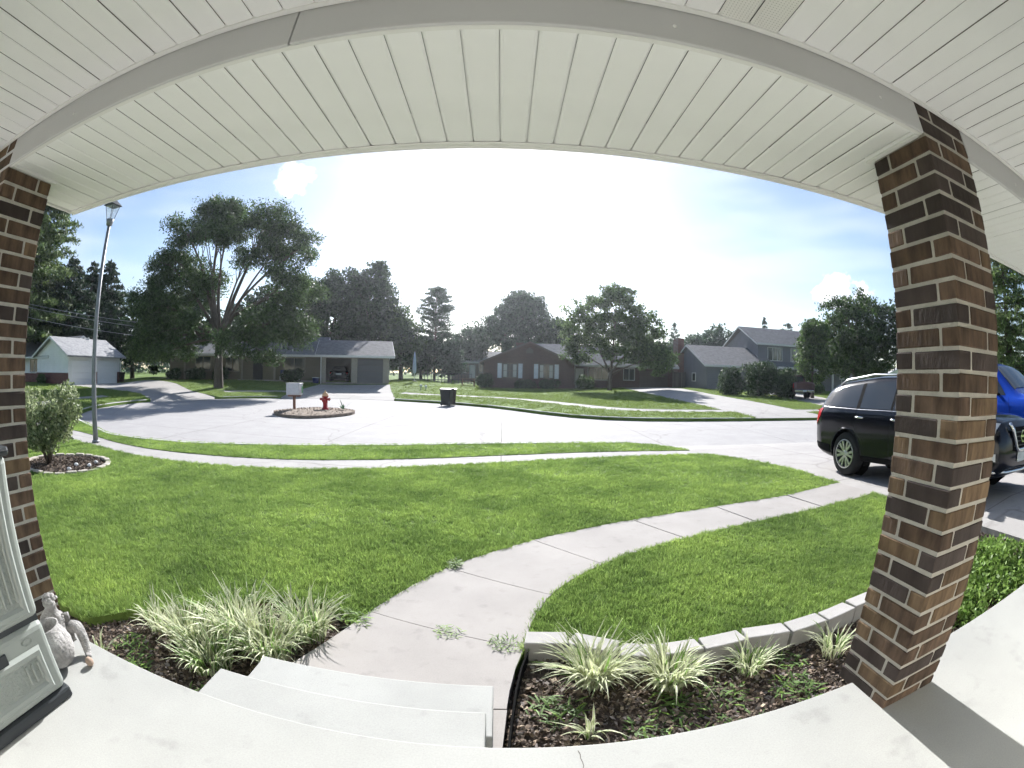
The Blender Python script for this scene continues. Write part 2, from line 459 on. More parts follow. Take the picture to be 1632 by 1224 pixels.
# -- materials of the ground
def concrete(name, col, joint=None, stain=.12, rot=0.):
    m = mat(name, col, rough=.88, var=stain, scale=1.3, bump=.02, bscale=120, spec=.2, detail=6)
    nd, ln, p = nodes_of(m)
    src = p.inputs['Base Color'].links[0].from_socket
    tc = nd.new('ShaderNodeTexCoord')
    # fine speckle of the aggregate
    sp = nd.new('ShaderNodeTexNoise'); sp.inputs['Scale'].default_value = 140; sp.inputs['Detail'].default_value = 2
    ln.new(tc.outputs['Object'], sp.inputs['Vector'])
    mr = nd.new('ShaderNodeMapRange'); mr.inputs['From Min'].default_value = .3; mr.inputs['From Max'].default_value = .7; mr.inputs['To Min'].default_value = .94; mr.inputs['To Max'].default_value = 1.05
    ln.new(sp.outputs['Fac'], mr.inputs['Value'])
    mx = nd.new('ShaderNodeMix'); mx.data_type = 'RGBA'; mx.blend_type = 'MULTIPLY'; mx.inputs['Factor'].default_value = 1
    ln.new(src, mx.inputs['A']); ln.new(mr.outputs[0], mx.inputs['B']); src = mx.outputs['Result']
    # pitted and stained spots
    st = nd.new('ShaderNodeTexNoise'); st.inputs['Scale'].default_value = 7; st.inputs['Detail'].default_value = 3; ln.new(tc.outputs['Object'], st.inputs['Vector'])
    sr = nd.new('ShaderNodeMapRange'); sr.inputs['From Min'].default_value = .60; sr.inputs['From Max'].default_value = .74; sr.inputs['To Min'].default_value = 1; sr.inputs['To Max'].default_value = .86
    ln.new(st.outputs['Fac'], sr.inputs['Value'])
    ms = nd.new('ShaderNodeMix'); ms.data_type = 'RGBA'; ms.blend_type = 'MULTIPLY'; ms.inputs['Factor'].default_value = 1
    ln.new(src, ms.inputs['A']); ln.new(sr.outputs[0], ms.inputs['B']); src = ms.outputs['Result']
    if joint:
        mp = nd.new('ShaderNodeMapping'); mp.inputs['Rotation'].default_value = (0, 0, rot)
        ln.new(tc.outputs['Object'], mp.inputs[0])
        br = nd.new('ShaderNodeTexBrick'); br.offset = 0.0; br.inputs['Scale'].default_value = 1; br.inputs['Brick Width'].default_value = joint[0]; br.inputs['Row Height'].default_value = joint[1]
        br.inputs['Mortar Size'].default_value = .018; br.inputs['Mortar Smooth'].default_value = .3
        ln.new(mp.outputs[0], br.inputs['Vector'])
        # tar-filled joints, broken up by noise
        nz = nd.new('ShaderNodeTexNoise'); nz.inputs['Scale'].default_value = .7; ln.new(tc.outputs['Object'], nz.inputs['Vector'])
        mm = nd.new('ShaderNodeMath'); mm.operation = 'MULTIPLY'; mm.use_clamp = True; ln.new(br.outputs['Fac'], mm.inputs[0]); nm = nd.new('ShaderNodeMath'); nm.operation = 'MULTIPLY'; nm.inputs[1].default_value = 1.5; ln.new(nz.outputs['Fac'], nm.inputs[0]); ln.new(nm.outputs[0], mm.inputs[1])
        m2 = nd.new('ShaderNodeMix'); m2.data_type = 'RGBA'; m2.inputs['B'].default_value = (.16, .15, .14, 1)
        ln.new(mm.outputs[0], m2.inputs['Factor']); ln.new(src, m2.inputs['A']); src = m2.outputs['Result']
        # hairline cracks
        vo = nd.new('ShaderNodeTexVoronoi'); vo.feature = 'DISTANCE_TO_EDGE'; vo.inputs['Scale'].default_value = .16
        wv = nd.new('ShaderNodeTexNoise'); wv.inputs['Scale'].default_value = .9; wv.inputs['Detail'].default_value = 4; ln.new(tc.outputs['Object'], wv.inputs['Vector'])
        va = nd.new('ShaderNodeVectorMath'); va.operation = 'ADD'; ln.new(tc.outputs['Object'], va.inputs[0]); ln.new(wv.outputs['Color'], va.inputs[1])
        ln.new(va.outputs[0], vo.inputs['Vector'])
        cr = nd.new('ShaderNodeMapRange'); cr.inputs['From Min'].default_value = 0; cr.inputs['From Max'].default_value = .006; cr.inputs['To Min'].default_value = .55; cr.inputs['To Max'].default_value = 0
        ln.new(vo.outputs['Distance'], cr.inputs['Value'])
        m3 = nd.new('ShaderNodeMix'); m3.data_type = 'RGBA'; m3.inputs['B'].default_value = (.2, .19, .18, 1)
        ln.new(cr.outputs[0], m3.inputs['Factor']); ln.new(src, m3.inputs['A']); src = m3.outputs['Result']
    ln.new(src, p.inputs['Base Color'])
    return m
M_STREET = concrete('street_concrete', (.34,.328,.325), (4.6,4.1), .07)
M_WALK = concrete('walk_concrete', (.335,.314,.297), None, .1)
M_DRIVE = concrete('drive_concrete', (.36,.343,.33), (3.6,3.2), .08)
M_SIDE = concrete('sidewalk_concrete', (.35,.335,.322), (50,1.4), .1)
M_PORCH = concrete('porch_concrete', (.365,.367,.352), None, .09)
M_LAWN = mat('lawn_turf', (.11,.175,.04), rough=.95, var=.3, scale=.35, bump=.5, bscale=30, spec=.1, hue=(.155,.225,.058), detail=3)
M_SOIL = mat('dry_soil', (.24,.19,.15), rough=.95, var=.3, scale=5, bump=1., bscale=40)
M_MULCH = mat('dark_mulch', (.055,.04,.03), rough=.95, var=.4, scale=12, bump=1., bscale=45, hue=(.12,.095,.075))
M_EARTH = mat('earth', (.06,.045,.03), rough=1, var=.3, scale=8)

struct(obj('lawn', region_mesh('lawn', M_LAWN)))
struct(obj('street', region_mesh('street', M_STREET)))
struct(obj('sidewalk', region_mesh('sidewalk', M_SIDE)))
for n in ('far_sidewalk', 'tan_sidewalk', 'white_sidewalk'): struct(obj('sidewalk', region_mesh(n, M_SIDE)))
for n in ('driveway', 'tan_driveway', 'white_driveway', 'ranch_driveway', 'gray_driveway'): struct(obj('driveway', region_mesh(n, M_DRIVE)))
struct(obj('ground', region_mesh('walkway_bed', M_EARTH)))
for n in ('mulch_bed_left', 'mulch_bed_right', 'mulch_bed_bush'): struct(obj('ground', region_mesh(n, M_MULCH)))
struct(obj('ground', region_mesh('island_soil', M_SOIL)))

# -- kerbs: a swept concrete profile along the street edge, with gaps at the dropped kerbs
M_KERB = concrete('kerb_concrete', (.50,.485,.475), None, .15)
def kerb(line, outward):
    line = dens(line, .8, False)
    o1 = offset_line(line, outward*.15); vs = []; fs = []
    for (x, y), (u, v) in zip(line, o1):
        z = T(u, v); vs += [(x, y, -.3), (x+(u-x)*.12, y+(v-y)*.12, z-.01), (x+(u-x)*.28, y+(v-y)*.28, z+.018), (u, v, z+.02), (u, v, -.3)]
    for i in range(len(line)-1):
        for k in range(4): fs.append((i*5+k, i*5+k+1, i*5+k+6, i*5+k+5))
    fs += [(0,1,2,3,4), tuple(len(vs)-5+k for k in (4,3,2,1,0))]
    me = bpy.data.meshes.new('kerb'); me.from_pydata(vs, [], fs); me.materials.append(M_KERB); me.update()
    bm = bmesh.new(); bm.from_mesh(me); bmesh.ops.recalc_face_normals(bm, faces=bm.faces); bm.to_mesh(me); bm.free()
    return struct(obj('kerb', me))
ACLEFT = arc(-9, 21, 11.3, 96, 240, 48)
kerb(NEAR[:-1], -1)
kerb([(14.6,12.6),(80,12.6)], -1)
kerb([(80,20.3),(26.6,20.3)], -1); kerb([(19.4,20.3),(17.7,20.3)], -1); kerb([(11.8,20.3)]+FAR[2:], -1)
a_of = lambda p: math.degrees(math.atan2(p[1]-21, p[0]+9)) % 360
kerb(arc(-9, 21, 11.3, a_of((-15.6,30.4)), a_of((-18.4,27.4)), 8), -1)
kerb(arc(-9, 21, 11.3, a_of((-20.2,21.3)), 240, 24)+[(-10.5,9.35)], -1)
isl = ISLAND+[ISLAND[0]]
kerb(isl[::-1], -1)

# -- garden walk: separate slabs with open joints
def at_y(line, i0, t): pass
def cutline(line, p):
    best = min(range(len(line)), key=lambda i: math.dist(line[i], p)); return best
JOINTS = [((-1.29,1.98),(-.005,1.98)), ((-.92,3.0),(.165,2.62)), ((-.47,3.95),(.41,3.42)), ((.35,4.75),(.94,4.05)), ((1.58,5.43),(1.99,4.63)), ((2.9,5.79),(3.1,5.0)), ((4.3,6.06),(4.42,5.25)), ((5.6,6.24),(5.6,5.32))]
def line_between(line, a, b):
    """points of line strictly between the places nearest to a and b"""
    def par(p):
        best = (1e9, 0)
        for i in range(len(line)-1):
            ax, ay = line[i]; bx, by = line[i+1]; dx, dy = bx-ax, by-ay
            t = max(0, min(1, ((p[0]-ax)*dx+(p[1]-ay)*dy)/(dx*dx+dy*dy)))
            d = math.dist(p, (ax+t*dx, ay+t*dy))
            if d < best[0]: best = (d, i+t)
        return best[1]
    pa, pb = par(a), par(b)
    def ev(q): i = min(int(q), len(line)-2); t = q-i; return (line[i][0]+(line[i+1][0]-line[i][0])*t, line[i][1]+(line[i+1][1]-line[i][1])*t)
    e = .018
    return [ev(pa+e)] + [line[i] for i in range(int(pa)+1, int(pb)+1) if pa+e < i < pb-e] + [ev(pb-e)]
walkway = struct(thing('walkway', None, None))
for k, ((la, ra), (lb, rb)) in enumerate(zip(JOINTS, JOINTS[1:])):
    L = line_between(WALK_L, la, lb); Rr = line_between(WALK_R, ra, rb)
    b = MB(); poly = L + Rr[::-1]
    n = len(poly); z = [T(*p)+.006 for p in poly]
    a = sum(poly[i][0]*poly[(i+1)%n][1]-poly[(i+1)%n][0]*poly[i][1] for i in range(n))
    if a < 0: poly = poly[::-1]; z = z[::-1]
    b.add([(x,y,zz) for (x,y),zz in zip(poly,z)]+[(x,y,-.13) for x,y in poly], [tuple(range(n))]+[((i+1)%n,i,n+i,n+(i+1)%n) for i in range(n)])
    b.build('slab', M_WALK, walkway)
# strip of slab between the steps and the right-hand bed
MB().prism([(-.06,1.19),(-.012,1.19),(.03,1.72),(.05,1.972),(-.06,1.972)], -.13, .004).build('slab', M_WALK, walkway)

# ================================================================ THE PORCH
PZ = .5                                      # porch floor
porch = struct(thing('porch', None, None))
b = MB().prism([(-6,-4),(5.55,-4),(5.55,1.18),(-6,1.18)], -.2, PZ)
b.build('floor_slab', M_PORCH, porch, bevel=.006, seg=2)
steps = struct(thing('porch_steps', None, None))
MB().prism([(-1.29,1.183),(-.045,1.183),(-.045,1.575),(-1.29,1.575)], -.2, PZ-.17).build('step', M_PORCH, steps, bevel=.008, seg=2)
MB().prism([(-1.27,1.579),(-.02,1.579),(-.02,1.99),(-1.27,1.99)], -.2, PZ-.335).build('step', M_PORCH, steps, bevel=.008, seg=2)
# hairline crack running back from the porch edge
crk = MB(); r = random.Random(3); pts = []
for i in range(14): pts.append((.265+r.uniform(-.006,.006)+.0008*i, 1.15-i*.02))
for i in range(13):
    (x0,y0),(x1,y1) = pts[i], pts[i+1]; w = .0016*(1-.05*i)
    crk.add([(x0-w,y0,PZ+.0015),(x1-w,y1,PZ+.0015),(x1+w,y1,PZ+.0015),(x0+w,y0,PZ+.0015)], [(0,1,2,3)])
crk.build('crack', mat('crack_dark', (.12,.11,.1)), porch)

# -- unseen house wall behind the door camera; pale siding invented to bounce light
M_MORTAR = mat('mortar', (.44,.415,.37), rough=.95, var=.12, scale=14, bump=.3, bscale=90, spec=.1)
M_CREAM = mat('cream_bounce_siding', (.62,.60,.54), rough=.7, var=.05, scale=2)
hw = struct(MB().box(-6, 5.6, -.45, -.12, .5, 2.75).build('house_wall', M_CREAM))

# -- brick columns, every brick a piece
M_BR = {'D': mat('brick_dark', (.054,.041,.037), rough=.85, var=.35, scale=9, bump=.22, bscale=55, obj_rand=.25, stretch=(1,1,.45)),
        'B': mat('brick_brown', (.084,.054,.041), rough=.88, var=.5, scale=17, bump=.22, bscale=55, obj_rand=.25, hue=(.155,.102,.068), stretch=(1,1,.35)),
        'T': mat('brick_tan', (.108,.068,.042), rough=.88, var=.5, scale=15, bump=.22, bscale=55, obj_rand=.22, hue=(.21,.142,.084), stretch=(1,1,.3))}
CH, JT = .0756, .0145                         # course height, joint
SZ = .335                                     # column side
HD = .088                                     # header width
SL = SZ-HD-JT                                 # stretcher length
def rough_brick(lx, ly, lz, col, seed):
    r = random.Random(seed); bm = bmesh.new()
    bmesh.ops.create_cube(bm, size=1.)
    for v in bm.verts: v.co = Vector((v.co.x*lx, v.co.y*ly, v.co.z*lz))
    bmesh.ops.bevel(bm, geom=bm.edges[:], offset=.0035, segments=1, affect='EDGES')
    for v in bm.verts: v.co += Vector((r.uniform(-1,1), r.uniform(-1,1), r.uniform(-1,1)))*.0012
    me = bpy.data.meshes.new('brick'); bm.to_mesh(me); bm.free(); me.materials.append(M_BR[col]); return me
BM = {}
def brick_mesh(kind, col, k):
    key = (kind, col, k)
    if key not in BM:
        l = SL if kind[0] == 's' else HD
        h = CH-JT
        BM[key] = rough_brick(*((SL, HD, h) if kind == 'sx' else (HD, SL, h)), col, hash(key) % 999)
    return BM[key]
def column(name, label, x0, y0, rows, flip, top):
    """rows from the top down: (colour of first left brick, colour of the corner brick, colour of the next brick); odd/even rows turn the pinwheel"""
    c = thing(name, label, 'column', (x0+SZ/2, y0+SZ/2, PZ))
    H = top-PZ
    b = MB(); g = .0045; b.box(-SZ/2+g, SZ/2-g, -SZ/2+g, SZ/2-g, -.002, H); b.build('mortar_core', M_MORTAR, c)
    rg = random.Random(7 if flip else 5)
    n = len(rows); e = SZ/2
    for i, cols in enumerate(rows):
        z = .045 - JT/2 - (CH-JT)/2 + (n-1-i)*CH
        if z > H: continue
        far, corner, nxt = cols; other = rg.choice('DBBT')
        odd = ((n-1-i) % 2 == 1)
        # near corner at (-e,-e) for the right column (mirrored in x for the left one)
        sx = -1 if flip else 1
        if odd:   # corner brick lies along the inner side face (y direction)
            L = [('sy', -e+HD/2, -e+SL/2, corner), ('sx', -e+SZ-SL/2, -e+HD/2, nxt), ('sy', e-HD/2, e-SL/2, other), ('sx', e-SZ+SL/2, e-HD/2, far)]
        else:     # corner brick lies along the front face (x direction)
            L = [('sx', -e+SL/2, -e+HD/2, corner), ('sy', e-HD/2, -e+SL/2, nxt), ('sx', e-SL/2, e-HD/2, other), ('sy', -e+HD/2, e-SL/2, far)]
        for kind, x, y, col in L:
            zz = z; me = brick_mesh(kind, col, rg.randrange(3))
            o = bpy.data.objects.new('brick', me); COL.objects.link(o); o.parent = c
            o.location = (sx*x+rg.uniform(-1,1)*.0016, y+rg.uniform(-1,1)*.0016, zz+rg.uniform(-1,1)*.001)
            o.rotation_euler = (rg.uniform(-1,1)*.006, rg.uniform(-1,1)*.004, rg.uniform(-1,1)*.007 + (math.pi if rg.random() < .5 else 0))
            if i == 0: pass
    return c
ROWS_R = ['DDD','DDD','BDB','DBB','BDD','BDD','DDB','BDD','BBT','BBB','DBD','BDB','BBB','DDD','BBT','DBT','DTB','TBT','BDB','TDT','DTB','BBD','TDB','BDT','DTT','TBT','TBB','TBB','DDD','DTB','DBB']  # real brick mix; weaker light near the top is painted in as dark rows
ROWS_L = ['BBB','BBT','BBB','TBB','BBD','DDB','BBB','TBB','BBT','DBD','BBB','DDB','BBB','BBB','BBD','BBT','DBB','BBT','DBB','BDB','TBB','BDB','BTB','TBB','BBT','BDB','BTB','DBB','TBB','BDB','BBB']
column('brick_column', 'brown brick porch column in front of the black SUV', 1.43, .94, ROWS_R, False, 2.74)
column('brick_column', 'brown brick porch column beside the grey resin cabinet', -2.525, .94, ROWS_L, True, 2.74)

# -- porch roof: soffit strips, beam, trim, fascia
M_VINYL = mat('vinyl_soffit', (.82,.825,.82), rough=.5, var=.03, scale=3, spec=.35, bump=.05, bscale=200)
M_ALU = mat('painted_aluminium', (.55,.55,.555), rough=.45, var=.03, scale=2, spec=.4)
M_FASCIA = mat('fascia_white', (.74,.74,.72), rough=.45, var=.03, scale=2, spec=.4)
M_VOID = mat('attic_dark', (.03,.03,.03))
def vent_mat():
    m = mat('vented_vinyl', (.70,.705,.665), rough=.5, var=.03, scale=3)
    nd, ln, p = nodes_of(m)
    tc = nd.new('ShaderNodeTexCoord'); vo = nd.new('ShaderNodeTexVoronoi'); vo.inputs['Scale'].default_value = 95; vo.inputs['Randomness'].default_value = 0
    ln.new(tc.outputs['Object'], vo.inputs['Vector'])
    mr = nd.new('ShaderNodeMapRange'); mr.inputs['From Min'].default_value = .22; mr.inputs['From Max'].default_value = .32
    ln.new(vo.outputs['Distance'], mr.inputs['Value'])
    mx = nd.new('ShaderNodeMix'); mx.data_type = 'RGBA'; mx.inputs['A'].default_value = (.2,.2,.18,1); mx.inputs['B'].default_value = (.70,.705,.665,1)
    ln.new(mr.outputs[0], mx.inputs['Factor']); ln.new(mx.outputs['Result'], p.inputs['Base Color'])
    return m
M_VENT = vent_mat()
roof = thing('porch_roof', 'white ribbed soffit porch roof with grey beam overhead', 'roof', (0, 0, 2.59))
SP = .1016
def strip_mesh(y0, y1, m, drop, gap):
    # one ribbed strip: flat face with a recessed joint beside it
    prof = [(0, -.004), (.007, -.0072), (.010, -.008), (SP-.013, -.008), (SP-.010, -.0072), (SP-.003, -.004)]
    b = MB()
    for (xa, za), (xb, zb) in zip(prof, prof[1:]): b.add([(xa,y0,za),(xa,y1,za),(xb,y1,zb),(xb,y0,zb)], [(0,3,2,1)])
    for ya, yb, dp in ((y0, y1-.028, .001), (y1-.028, y1, .02)):       # shallow joint, open where it runs into the channel
        b.add([(SP-.003,ya,0),(SP-.003,yb,0),(SP-.003,yb,dp),(SP-.003,ya,dp)], [(0,1,2,3)])
        b.add([(SP-.003,ya,dp),(SP-.003,yb,dp),(SP,yb,dp),(SP,ya,dp)], [(0,1,2,3)])
        b.add([(SP,ya,dp),(SP,yb,dp),(SP,yb,0),(SP,ya,0)], [(0,1,2,3)])
    b.add([(SP-.003,y1-.028,.001),(SP,y1-.028,.001),(SP,y1-.028,.02),(SP-.003,y1-.028,.02)], [(0,1,2,3)])
    return b.mesh('soffit_strip', m)
YB, YF = .94, 1.685                           # beam face, fascia
X0, X1 = -2.47, 7.6
me_out = strip_mesh(YB+.02, YF-.004, M_VINYL, 0, 0)
n = int((X1-X0)/SP)
rg = random.Random(9)
for i in range(n):
    x = X0+i*SP
    o = obj('soffit_strip', me_out, roof, (x, 0, .008+rg.uniform(-.0008,.0008)))
me_in = strip_mesh(-.12, YB-.022, M_VINYL, 0, 0); me_vent = strip_mesh(-.12, YB-.022, M_VENT, 0, 0)
for i in range(n+7):
    x = X0-.72+i*SP
    o = obj('soffit_strip', me_vent if .52 < x < .72 else me_in, roof, (x, 0, .142+rg.uniform(-.001,.001)))
# beam: aluminium wrapped, in two lengths with a seam, notched round the columns
def beam(x0, x1):
    b = MB().box(x0, x1, YB, YB+.018, -.004, .15); return b.build('beam', M_ALU, roof, bevel=.004, seg=2)
beam(X0, -.607); beam(-.603, 1.428); beam(1.768, X1)
riv = MB()
for x in (-1.62, .43, 1.2, 2.3):
    riv.lathe([(.007,0),(.006,-.003),(.002,-.004)], (x, YB-.001, .055), 10, 'y')
riv.build('rivet', M_FASCIA, roof)
# channel trims: at the beam top, the fascia and around the columns
MB().box(X0-.7, X1, YB-.024, YB-.002, .128, .148).build('channel_trim', M_FASCIA, roof, bevel=.002)
MB().box(X0, X1, YF-.03, YF-.002, -.008, -.001).build('channel_trim', M_FASCIA, roof, bevel=.002)
MB().box(X0, 1.426, YB+.012, YB+.03, -.006, .0).build('channel_trim', M_FASCIA, roof)
MB().box(1.405, 1.428, YB+.03, YB+.36, -.010, .02).build('channel_trim', M_FASCIA, roof, bevel=.002)
MB().box(-2.188, -2.165, YB+.03, YB+.36, -.010, .02).build('channel_trim', M_FASCIA, roof, bevel=.002)
MB().box(X0-.02, X1, YF, YF+.02, -.010, .16).build('fascia', M_FASCIA, roof, bevel=.003)
MB().box(X0-.02, X0, -.12, YF-.002, -.010, .16).build('fascia', M_FASCIA, roof, bevel=.003)
M_SHINGLE0 = mat('shingle_porch', (.09,.085,.08), rough=.95, var=.3, scale=20)
MB().extrude_x([(YF+.06,.162),(YF+.06,.19),(-.9,1.2),(-4,1.2),(-4,.162)], X0-.06, X1).build('roof_deck', M_SHINGLE0, roof)  # unseen roof above the soffit, added to block light from overhead

# ================================================================ GARDEN BY THE PORCH
# -- grass: tufts scattered over the near lawn (uncountable stuff)
M_GRASS = mat('grass_blade', (.16,.27,.046), rough=.6, var=.2, spec=.3, hue=(.245,.375,.078), island=.3, transl=.6)
M_GRASSD = mat('grass_blade_dark', (.12,.205,.038), rough=.6, var=.2, spec=.3, hue=(.16,.28,.05), island=.3, transl=.6)
def patchy(m, amount=.55, sc=.7):
    nd, ln, p = nodes_of(m)
    hs = next(n for n in nd if n.type == 'HUE_SAT')
    oi = nd.new('ShaderNodeObjectInfo'); nz = nd.new('ShaderNodeTexNoise'); nz.inputs['Scale'].default_value = sc; nz.inputs['Detail'].default_value = 3; nz.inputs['Roughness'].default_value = .7
    ln.new(oi.outputs['Location'], nz.inputs['Vector'])
    mr = nd.new('ShaderNodeMapRange'); mr.inputs['From Min'].default_value = .3; mr.inputs['From Max'].default_value = .7; mr.inputs['To Min'].default_value = 1-amount*.7; mr.inputs['To Max'].default_value = 1+amount
    ln.new(nz.outputs['Fac'], mr.inputs['Value'])
    old = hs.inputs['Value'].links[0].from_socket
    mm = nd.new('ShaderNodeMath'); mm.operation = 'MULTIPLY'; ln.new(old, mm.inputs[0]); ln.new(mr.outputs[0], mm.inputs[1]); ln.new(mm.outputs[0], hs.inputs['Value'])
    m2 = nd.new('ShaderNodeMapRange'); m2.inputs['From Min'].default_value = .3; m2.inputs['From Max'].default_value = .7; m2.inputs['To Min'].default_value = .508; m2.inputs['To Max'].default_value = .478
    ln.new(nz.outputs['Fac'], m2.inputs['Value']); ln.new(m2.outputs[0], hs.inputs['Hue'])
    hs.inputs['Saturation'].default_value = .92
patchy(M_GRASS); patchy(M_GRASSD)
def blades(rg, n, spread, h0, h1, w, lean, segs=2, mats=1):
    V = []; F = []
    for _ in range(n):
        a = rg.uniform(0, 6.283); r = spread*math.sqrt(rg.random()); x, y = r*math.cos(a), r*math.sin(a)
        h = rg.uniform(h0, h1); d = rg.uniform(0, 6.283); L = rg.uniform(.15, 1)*lean*h
        px, py = math.cos(d+1.57)*w/2, math.sin(d+1.57)*w/2; o = len(V)
        for s in range(segs+1):
            t = s/segs; k = 1-t*t*.9
            cx, cy, cz = x+math.cos(d)*L*t*t, y+math.sin(d)*L*t*t, h*t*(1-.18*t*lean)
            V += [(cx-px*k, cy-py*k, cz), (cx+px*k, cy+py*k, cz)]
        for s in range(segs): F.append((o+2*s, o+2*s+1, o+2*s+3, o+2*s+2))
    return V, F
tufts = bpy.data.collections.new('grass_tufts')
rg = random.Random(11)
for i in range(7):
    V, F = blades(rg, 24, .045, .02, .044, .0038, .9)
    o = bpy.data.objects.new('tuft', np_mesh('tuft', V, F, M_GRASS if i % 5 else M_GRASSD)); tufts.objects.link(o)
def scatter_points(tris, reg, density, seed, keep=None):
    r = np.random.default_rng(seed)
    P = []
    A = []; TT = []
    for f in tris:
        p = [cdt_v[i] for i in f]
        cx, cy = sum(q[0] for q in p)/3, sum(q[1] for q in p)/3
        d = density(cx, cy)
        if d <= 0: continue
        a = abs((p[1][0]-p[0][0])*(p[2][1]-p[0][1])-(p[2][0]-p[0][0])*(p[1][1]-p[0][1]))/2
        n = r.poisson(a*d)
        if n == 0: continue
        u = r.random((n, 2)); m = u.sum(1) > 1; u[m] = 1-u[m]
        q = np.array([(*cdt_v[i], region_z(reg, i)) for i in f])
        P.append(q[0]+u[:, :1]*(q[1]-q[0])+u[:, 1:]*(q[2]-q[0]))
    return np.concatenate(P)
def dens_fn(x, y):
    if not (-14 < x < 5.7 and 1 < y < 13): return 0
    d = math.hypot(x, y)
    return 950 if d < 5 else (620 if d < 8 else (360 if d < 11 else 230))
pts = scatter_points(tri_of['lawn'], 'lawn', dens_fn, 2)
def gn_scatter(name, P, coll, smin, smax, tilt, label, cat):
    me = bpy.data.meshes.new(name); me.vertices.add(len(P)); me.vertices.foreach_set('co', np.asarray(P, np.float32).ravel()); me.update()
    o = obj(name, me)
    ng = bpy.data.node_groups.new(name, 'GeometryNodeTree')
    ng.interface.new_socket('Geometry', in_out='INPUT', socket_type='NodeSocketGeometry'); ng.interface.new_socket('Geometry', in_out='OUTPUT', socket_type='NodeSocketGeometry')
    gi, go = ng.nodes.new('NodeGroupInput'), ng.nodes.new('NodeGroupOutput')
    ip = ng.nodes.new('GeometryNodeInstanceOnPoints'); ci = ng.nodes.new('GeometryNodeCollectionInfo')
    ci.inputs['Collection'].default_value = coll; ci.inputs['Separate Children'].default_value = True; ci.inputs['Reset Children'].default_value = True
    rr = ng.nodes.new('FunctionNodeRandomValue'); rr.data_type = 'FLOAT_VECTOR'; rr.inputs[0].default_value = (-tilt, -tilt, 0); rr.inputs[1].default_value = (tilt, tilt, 6.283)
    rs = ng.nodes.new('FunctionNodeRandomValue'); rs.data_type = 'FLOAT'; rs.inputs[2].default_value = smin; rs.inputs[3].default_value = smax
    ip.inputs['Pick Instance'].default_value = True
    L = ng.links.new
    L(gi.outputs[0], ip.inputs['Points']); L(ci.outputs[0], ip.inputs['Instance']); L(rr.outputs[0], ip.inputs['Rotation']); L(rs.outputs[1], ip.inputs['Scale']); L(ip.outputs[0], go.inputs[0])
    md = o.modifiers.new('scatter', 'NODES'); md.node_group = ng
    return tag(o, label, cat, kind='stuff')
gn_scatter('grass', pts, tufts, .75, 1.35, .3, 'short mown green grass on the front lawn', 'grass')
# coarser tufts on the lawns across the street
tufts2 = bpy.data.collections.new('far_tufts')
M_GRASSF = mat('grass_far', (.19,.265,.07), rough=.8, var=.3, scale=.2, hue=(.25,.32,.09), island=.3, transl=.4)
for i in range(4):
    V, F = blades(rg, 16, .16, .04, .09, .02, .9, 1); tufts2.objects.link(bpy.data.objects.new('tuft', np_mesh('tuft', V, F, M_GRASSF)))
def dens_far(x, y):
    d = math.hypot(x, y)
    if d < 13 or d > 52 or y < 4 or abs(math.degrees(math.atan2(x, y))) > 62 or (x > 5 and y < 13): return 0
    if -14 < x < 5.7 and y < 13: return 0
    return (26 if d < 36 else 14) if sdist((x, y), STREET) > .45 else 0
gn_scatter('grass', scatter_points(tri_of['lawn'], 'lawn', dens_far, 5), tufts2, .7, 1.3, .25, 'mown grass on the lawns across the street', 'grass')

# -- mulch chips and leaf litter in the beds (stuff)
def chips(name, reg, n_per, smin, smax, seed, mats, label, zoff=.0, limit=None):
    P = scatter_points(tri_of[reg], reg, lambda x, y: n_per if (limit is None or limit(x, y)) else 0, seed)
    r = np.random.default_rng(seed); n = len(P)
    s = r.uniform(smin, smax, (n, 1)); asp = r.uniform(.3, .9, (n, 1))
    a = r.normal(size=(n, 3)); a[:, 2] *= .45; a /= np.linalg.norm(a, axis=1, keepdims=True)
    b_ = np.cross(a, r.normal(size=(n, 3))*[.5, .5, 1]); b_ /= np.linalg.norm(b_, axis=1, keepdims=True)
    nrm = np.cross(a, b_); th = s*.18
    C = P+[0, 0, zoff]+np.array([0, 0, 1])*r.uniform(0, .012, (n, 1))
    q = [C-a*s, C+b_*s*asp, C+a*s, C-b_*s*asp]
    V = np.stack([q[0], q[1], q[2], q[3], C+nrm*th], 1).reshape(-1, 3)
    o = np.arange(n)[:, None]*5
    F = np.concatenate([o+[0,1,4], o+[1,2,4], o+[2,3,4], o+[3,0,4]])
    mi = np.tile(r.integers(0, len(mats), n), 4)
    return tag(obj(name, np_mesh(name, V, F, mats, mi)), label, 'mulch', kind='stuff')
M_CHIP = [mat('bark_dark', (.09,.068,.055), rough=.95, island=.4), mat('bark_brown', (.19,.145,.11), rough=.95, island=.4), mat('dry_leaf', (.32,.26,.19), rough=.9, island=.4), mat('bark_grey', (.25,.22,.20), rough=.95, island=.3)]
near_bed = lambda x, y: -3.2 < x < 5.6
chips('mulch', 'mulch_bed_left', 2600, .008, .026, 3, M_CHIP[:2]+M_CHIP, 'dark bark mulch in the bed left of the steps', .004, near_bed)
chips('mulch', 'mulch_bed_right', 2600, .008, .026, 4, M_CHIP[:2]+M_CHIP, 'dark bark mulch and dry leaves in the bed right of the steps', .004, near_bed)
chips('mulch', 'mulch_bed_bush', 900, .012, .035, 6, M_CHIP[:2], 'black bark mulch around the variegated bush', .004)
chips('soil_clods', 'island_soil', 60, .02, .05, 8, [M_SOIL, M_CHIP[2]], 'dry clods of soil on the street island', .0)

